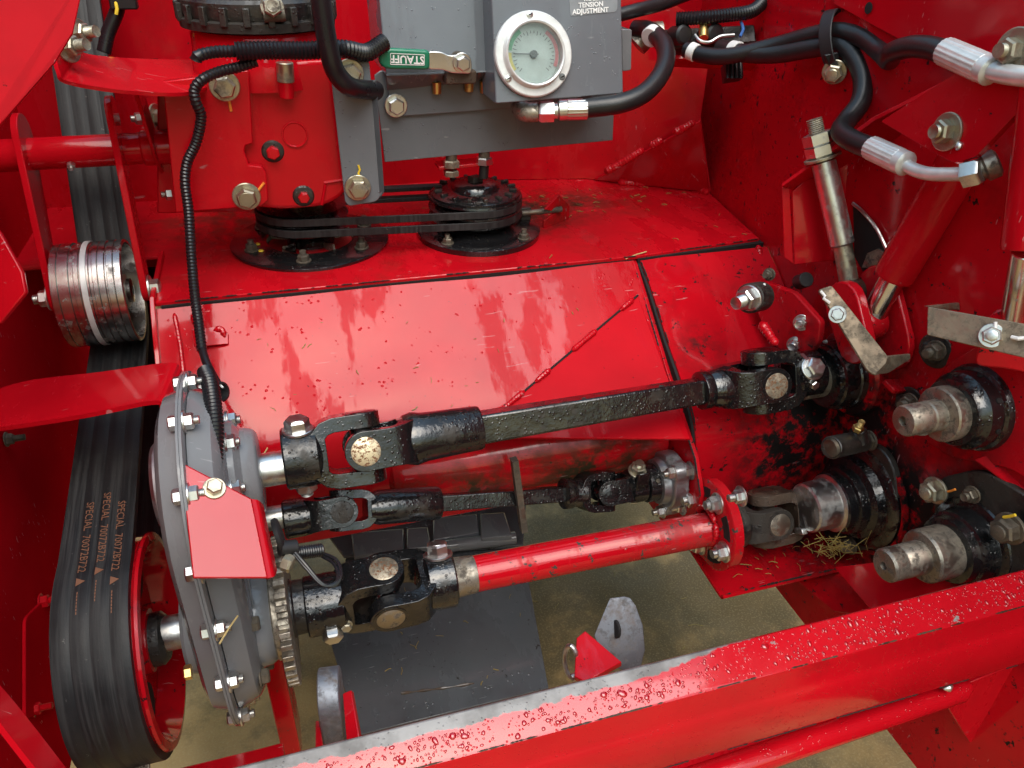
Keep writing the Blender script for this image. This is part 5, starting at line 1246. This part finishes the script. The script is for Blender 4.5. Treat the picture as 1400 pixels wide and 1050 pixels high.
crimp(h3, W(1191, 202, .853), W(1230, 220, .815), .0132)
h3.part('pipe', MB().tube(smooth_path([W(1230, 220, .815), W(1250, 232, .797), W(1275, 238, .775), W(1322, 238, .742)], 6), .0068, 18), 'white_pipe')
h3.part('hex_nut', MB().hexnut(W(1318, 239, .744), W(1345, 233, .730) - W(1318, 239, .744), .0135, .016), 'steel')
h3.part('tag_band', MB().cyl(W(1000, 69, 1.07), W(1010, 71, 1.06), .0132), 'white')
# rubber clamp strap round the two hoses
HC = Thing('hose_clamp', 'black rubber clip gripping two hoses on the right wall', 'clamp', W(1140, 95, .96))
cc = W(1140, 53, .963); u = (W(1140, 20, .963) - W(1140, 53, .963)).normalized(); v = (W(1150, 50, .90) - cc); d = (P2[5] - P2[4]).normalized(); v = d.cross(u)
lp_ = [cc + u * (.034 * math.cos(t)) + v * (.0175 * math.sin(t)) for t in [2 * math.pi * k / 24 for k in range(25)]]
m = MB(); vs = []; fs = []
for pnt in lp_[:-1]:
    o_ = (pnt - cc).normalized(); vs += [pnt - d * .009, pnt + d * .009, pnt + d * .009 + o_ * .003, pnt - d * .009 + o_ * .003]
for k in range(24):
    k2 = (k + 1) % 24
    for j in range(4): fs.append((4 * k + j, 4 * k + (j + 1) % 4, 4 * k2 + (j + 1) % 4, 4 * k2 + j))
m.add(vs, fs); HC.part('band', m, 'rubber', bev=.001)
HC.part('tail', MB().plate([W(1128, 76, .95), W(1146, 72, .95), W(1152, 92, .965), W(1136, 96, .965)], .004), 'rubber', bev=.001)
HC.bolt(W(1141, 98, .965), V((-.7, -.7, -.1)), .0115, 'zinc_yellow', None, 1.3, .005, name='nut')
# valve manifold behind the hoses
VM = Thing('valve_manifold', 'dark grimy valve block with connectors above the back hoses', 'valve block', W(980, 55, 1.15))
VM.part('block', MB().plate(round_poly([W(905, 40, 1.14), W(1032, 33, 1.15), W(1035, 58, 1.15), W(910, 66, 1.14)], .004), .03), 'black_dirty', bev=.003)
for q in ((932, 48), (975, 46)): VM.part('solenoid', MB().lathe(W(q[0], q[1], 1.125), V((.1, -1, .2)), [(-.02, .014), (.006, .014), (.009, .011), (.010, .004)], 24), 'rubber')
VM.part('bracket', MB().tube(smooth_path([W(950, 48, 1.115), W(957, 56, 1.11), W(970, 58, 1.11), W(985, 50, 1.11), W(1004, 48, 1.11)], 6), .0025, 8), 'zinc')
VM.part('fitting', MB().cyl(W(962, 34, 1.12), W(962, 52, 1.115), .007), 'brass')
VM.part('elbow', MB().tube(smooth_path([W(870, 62, 1.13), W(885, 48, 1.125), W(905, 46, 1.125)], 5), .017, 16), 'steel_dirty')
VM.part('plug_connector', MB().plate([W(990, 85, 1.10), W(1016, 84, 1.10), W(1017, 104, 1.10), W(992, 108, 1.10)], .02), 'rubber', bev=.002)
for k in range(4): VM.part('connector_rib', MB().cyl(W(994 + 6 * k, 86, 1.092), W(995 + 6 * k, 108, 1.092), .003), 'conduit')
VM.part('wire', MB().tube(smooth_path([W(1013, 30, 1.12), W(1016, 40, 1.115), W(1012, 50, 1.11)], 6), .0022, 8), 'blue_wire')
VM.part('stay', MB().plate([W(1040, 15, 1.16), W(1050, 12, 1.16), W(1046, 50, 1.16), W(1036, 52, 1.16)], .03), 'red', bev=.001)
VM.part('drip_plate', MB().plate([W(915, 74, 1.15), W(1038, 82, 1.15), W(1036, 86, 1.15), W(915, 80, 1.15)], .03), 'red', bev=.001)
def conduit(label, pts, r, rib=.86, mat='conduit', pitch=.0021, name='corrugated_conduit', y=0):
    P = [(Y_ if y else W)(*p) for p in pts]; T = Thing(name, label, 'conduit', P[-1], 'corrugated wiring conduits')
    T.part('sleeve', MB().tube(resample(smooth_path(P, 8), pitch), r, 16, rib=rib), mat); return T
conduit('black corrugated conduit above the valve block at top', [(925, 26, 1.12), (960, 24, 1.11), (1000, 20, 1.11), (1030, 14, 1.12), (1050, -6, 1.14)], .010)
conduit('thick corrugated conduit crossing in front of the red gearbox', [(322, 70, .965), (360, 69, .965), (420, 69, .965), (470, 67, .97), (500, 72, .985), (525, 58, 1.0)], .0105, y=1)
conduit('thin corrugated conduit end feeding the thick one above the guard', [(268, 82, .96), (272, 76, .96), (295, 71, .965), (330, 70, .965)], .0068, y=1)
conduit('long thin corrugated conduit hanging down beside the red gearbox', [(350, 84, .975), (325, 92, .97), (300, 98, .965), (278, 108, .96), (266, 122, .96), (268, 140, .96), (275, 160, .965), (268, 195, .97), (256, 222, .97), (253, 250, .965), (258, 290, .955), (261, 340, .935), (266, 400, .905), (272, 445, .872), (276, 478, .85)], .0062, y=1)
wr = conduit('smooth black wiring loop ending in a plug on the sheet', [(276, 476, .852), (282, 495, .83), (292, 515, .81), (302, 532, .80)], .0048, rib=1.0, name='wiring_loom', y=1)
wr.part('plug', MB().lathe(W(296, 536, .85), V((.75, -.6, .3)), [(-.012, .008), (0, .011), (.008, .0115), (.009, .009), (.002, .007)], 20), 'rubber')
wr.part('white_wire', MB().tube(smooth_path([W(289, 510, .85), W(297, 522, .848), W(305, 530, .846)], 5), .0013, 6), 'white')
conduit('thick corrugated conduit lying over the grey case', [(281, 508, .80), (287, 525, .785), (292, 560, .765), (294, 600, .75), (291, 650, .735)], .0088)
TP = Thing('cable_clip', 'small red painted clip holding the conduit against the sheet', 'clip', S_(288, 470))
TP.part('tab', MB().plate([S_(262, 450, .012), S_(300, 446, .005), S_(312, 455, .004), S_(312, 470, .004), S_(266, 474, .012)], .002), 'red', bev=.0006)
TP.part('weld_bead', weld([S_(292, 452, .006), S_(302, 450, .006), S_(308, 460, .006)], .0035), 'red')
h4, _ = hose('smooth black pipe bending round from the top to the grey box', [(434, -30, .94), (441, 20, .94), (450, 70, .94), (460, 100, .945), (480, 119, .955), (514, 124, 1.0)], .0112, 'conduit', 'pipe', None, .004, 'pipe')
wt = conduit('wiring loom with yellow lead at the top left corner', [(165, -15, .98), (160, 15, .985), (148, 45, .99), (142, 72, .995)], .009, rib=.95, name='wiring_loom')
wt.part('connector', MB().box(W(168, -2, .975), ex * .016, ey * .010, ez * .012), 'rubber', bev=.002)
wt.part('yellow_wire', MB().tube([W(158, 2, .968), W(160, 12, .968), W(159, 20, .97)], .0022, 8), 'yellow_mark')
# loose bits of straw
for lab, a, b, on_ in (('single straw lying across the edge of the sheet', (855, 354), (884, 344), None), ('single straw leaning on the front of the grey case', (300, 880), (325, 842), .70),
                       ('straw stuck to the sheet above the upper joint', (358, 628), (366, 612), None)):
    pa_, pb_ = (S_(*a, .004), S_(*b, .006)) if on_ is None else (W(*a, on_), W(*b, on_ + .03))
    T = Thing('straw', lab, 'straw', pa_, 'loose straws'); T.part('stem', MB().tube([pa_, (pa_ + pb_) / 2 + ez * .001, pb_], .0009, 6), 'straw')
PK = Thing('metal_tongue', 'worn pale metal tongue under the bottom of the wide belt', 'plate', W(180, 1040, .82))
PK.part('tongue', MB().plate([W(155, 1026, .80), W(204, 1020, .80), W(204, 1075, .78), W(150, 1075, .78)], .004), 'steel_dirty', bev=.001)
PW = Thing('ribbed_strip', 'dark grooved strip lying on the floor in the bottom right corner', 'strip', Z_(1390, 1010, .30))
u_ = (Z_(1400, 960, .30) - Z_(1350, 1060, .30)); s_ = u_.normalized().cross(ez).normalized()
if s_.x < 0: s_ = -s_
for k in range(4):
    c_ = Z_(1330, 1060, .30) + s_ * (.075 * k)
    PW.part('slat', MB().prism([c_ - u_ * .6, c_ - u_ * .6 + s_ * .060, c_ + u_ * 1.6 + s_ * .060, c_ + u_ * 1.6], (0, 0, .03)), 'slat_wood' if k == 0 else 'grey_flap', bev=.004)
CF = Thing('chaff', 'loose chaff and broken straw bits scattered over shelf and sheet', 'chaff', V((.3, 1.1, SZ)), None, 'stuff')
m = MB()
def bit(c, n, l):
    u, v = perp(n); a = random.random() * 6.28; d_ = (u * math.cos(a) + v * math.sin(a)); e_ = n.cross(d_); b_ = n * l * random.uniform(0, .25)
    m.tube([c - d_ * l, c + b_ + e_ * l * random.uniform(-.25, .25), c + d_ * l * random.uniform(.4, 1)], random.uniform(.0003, .0007), 5)
for k in range(60):
    x = random.uniform(.2, .70); y = random.choice([random.uniform(.96, 1.2), random.gauss(1.20, .03), random.gauss(1.20, .03)])
    bit(V((x, y, SZ + .0007)), ez, random.uniform(.002, .008))
for k in range(22): bit(S_(random.uniform(260, 860), random.uniform(420, 560), .0012), SN, random.uniform(.001, .005))
for k in range(18): bit(Z_(random.uniform(500, 720), random.uniform(800, 940), .6209), ez, random.uniform(.002, .007))
for k in range(60): bit(V((random.uniform(.5, .69), random.uniform(.61, .705), .736)), ez, random.uniform(.002, .010))
for k in range(160): bit(V((random.uniform(-.1, 1.2), random.uniform(.2, 1.2), .3009)), ez, random.uniform(.004, .016))
CF.part('bits', m, 'straw_dark', kind='stuff')
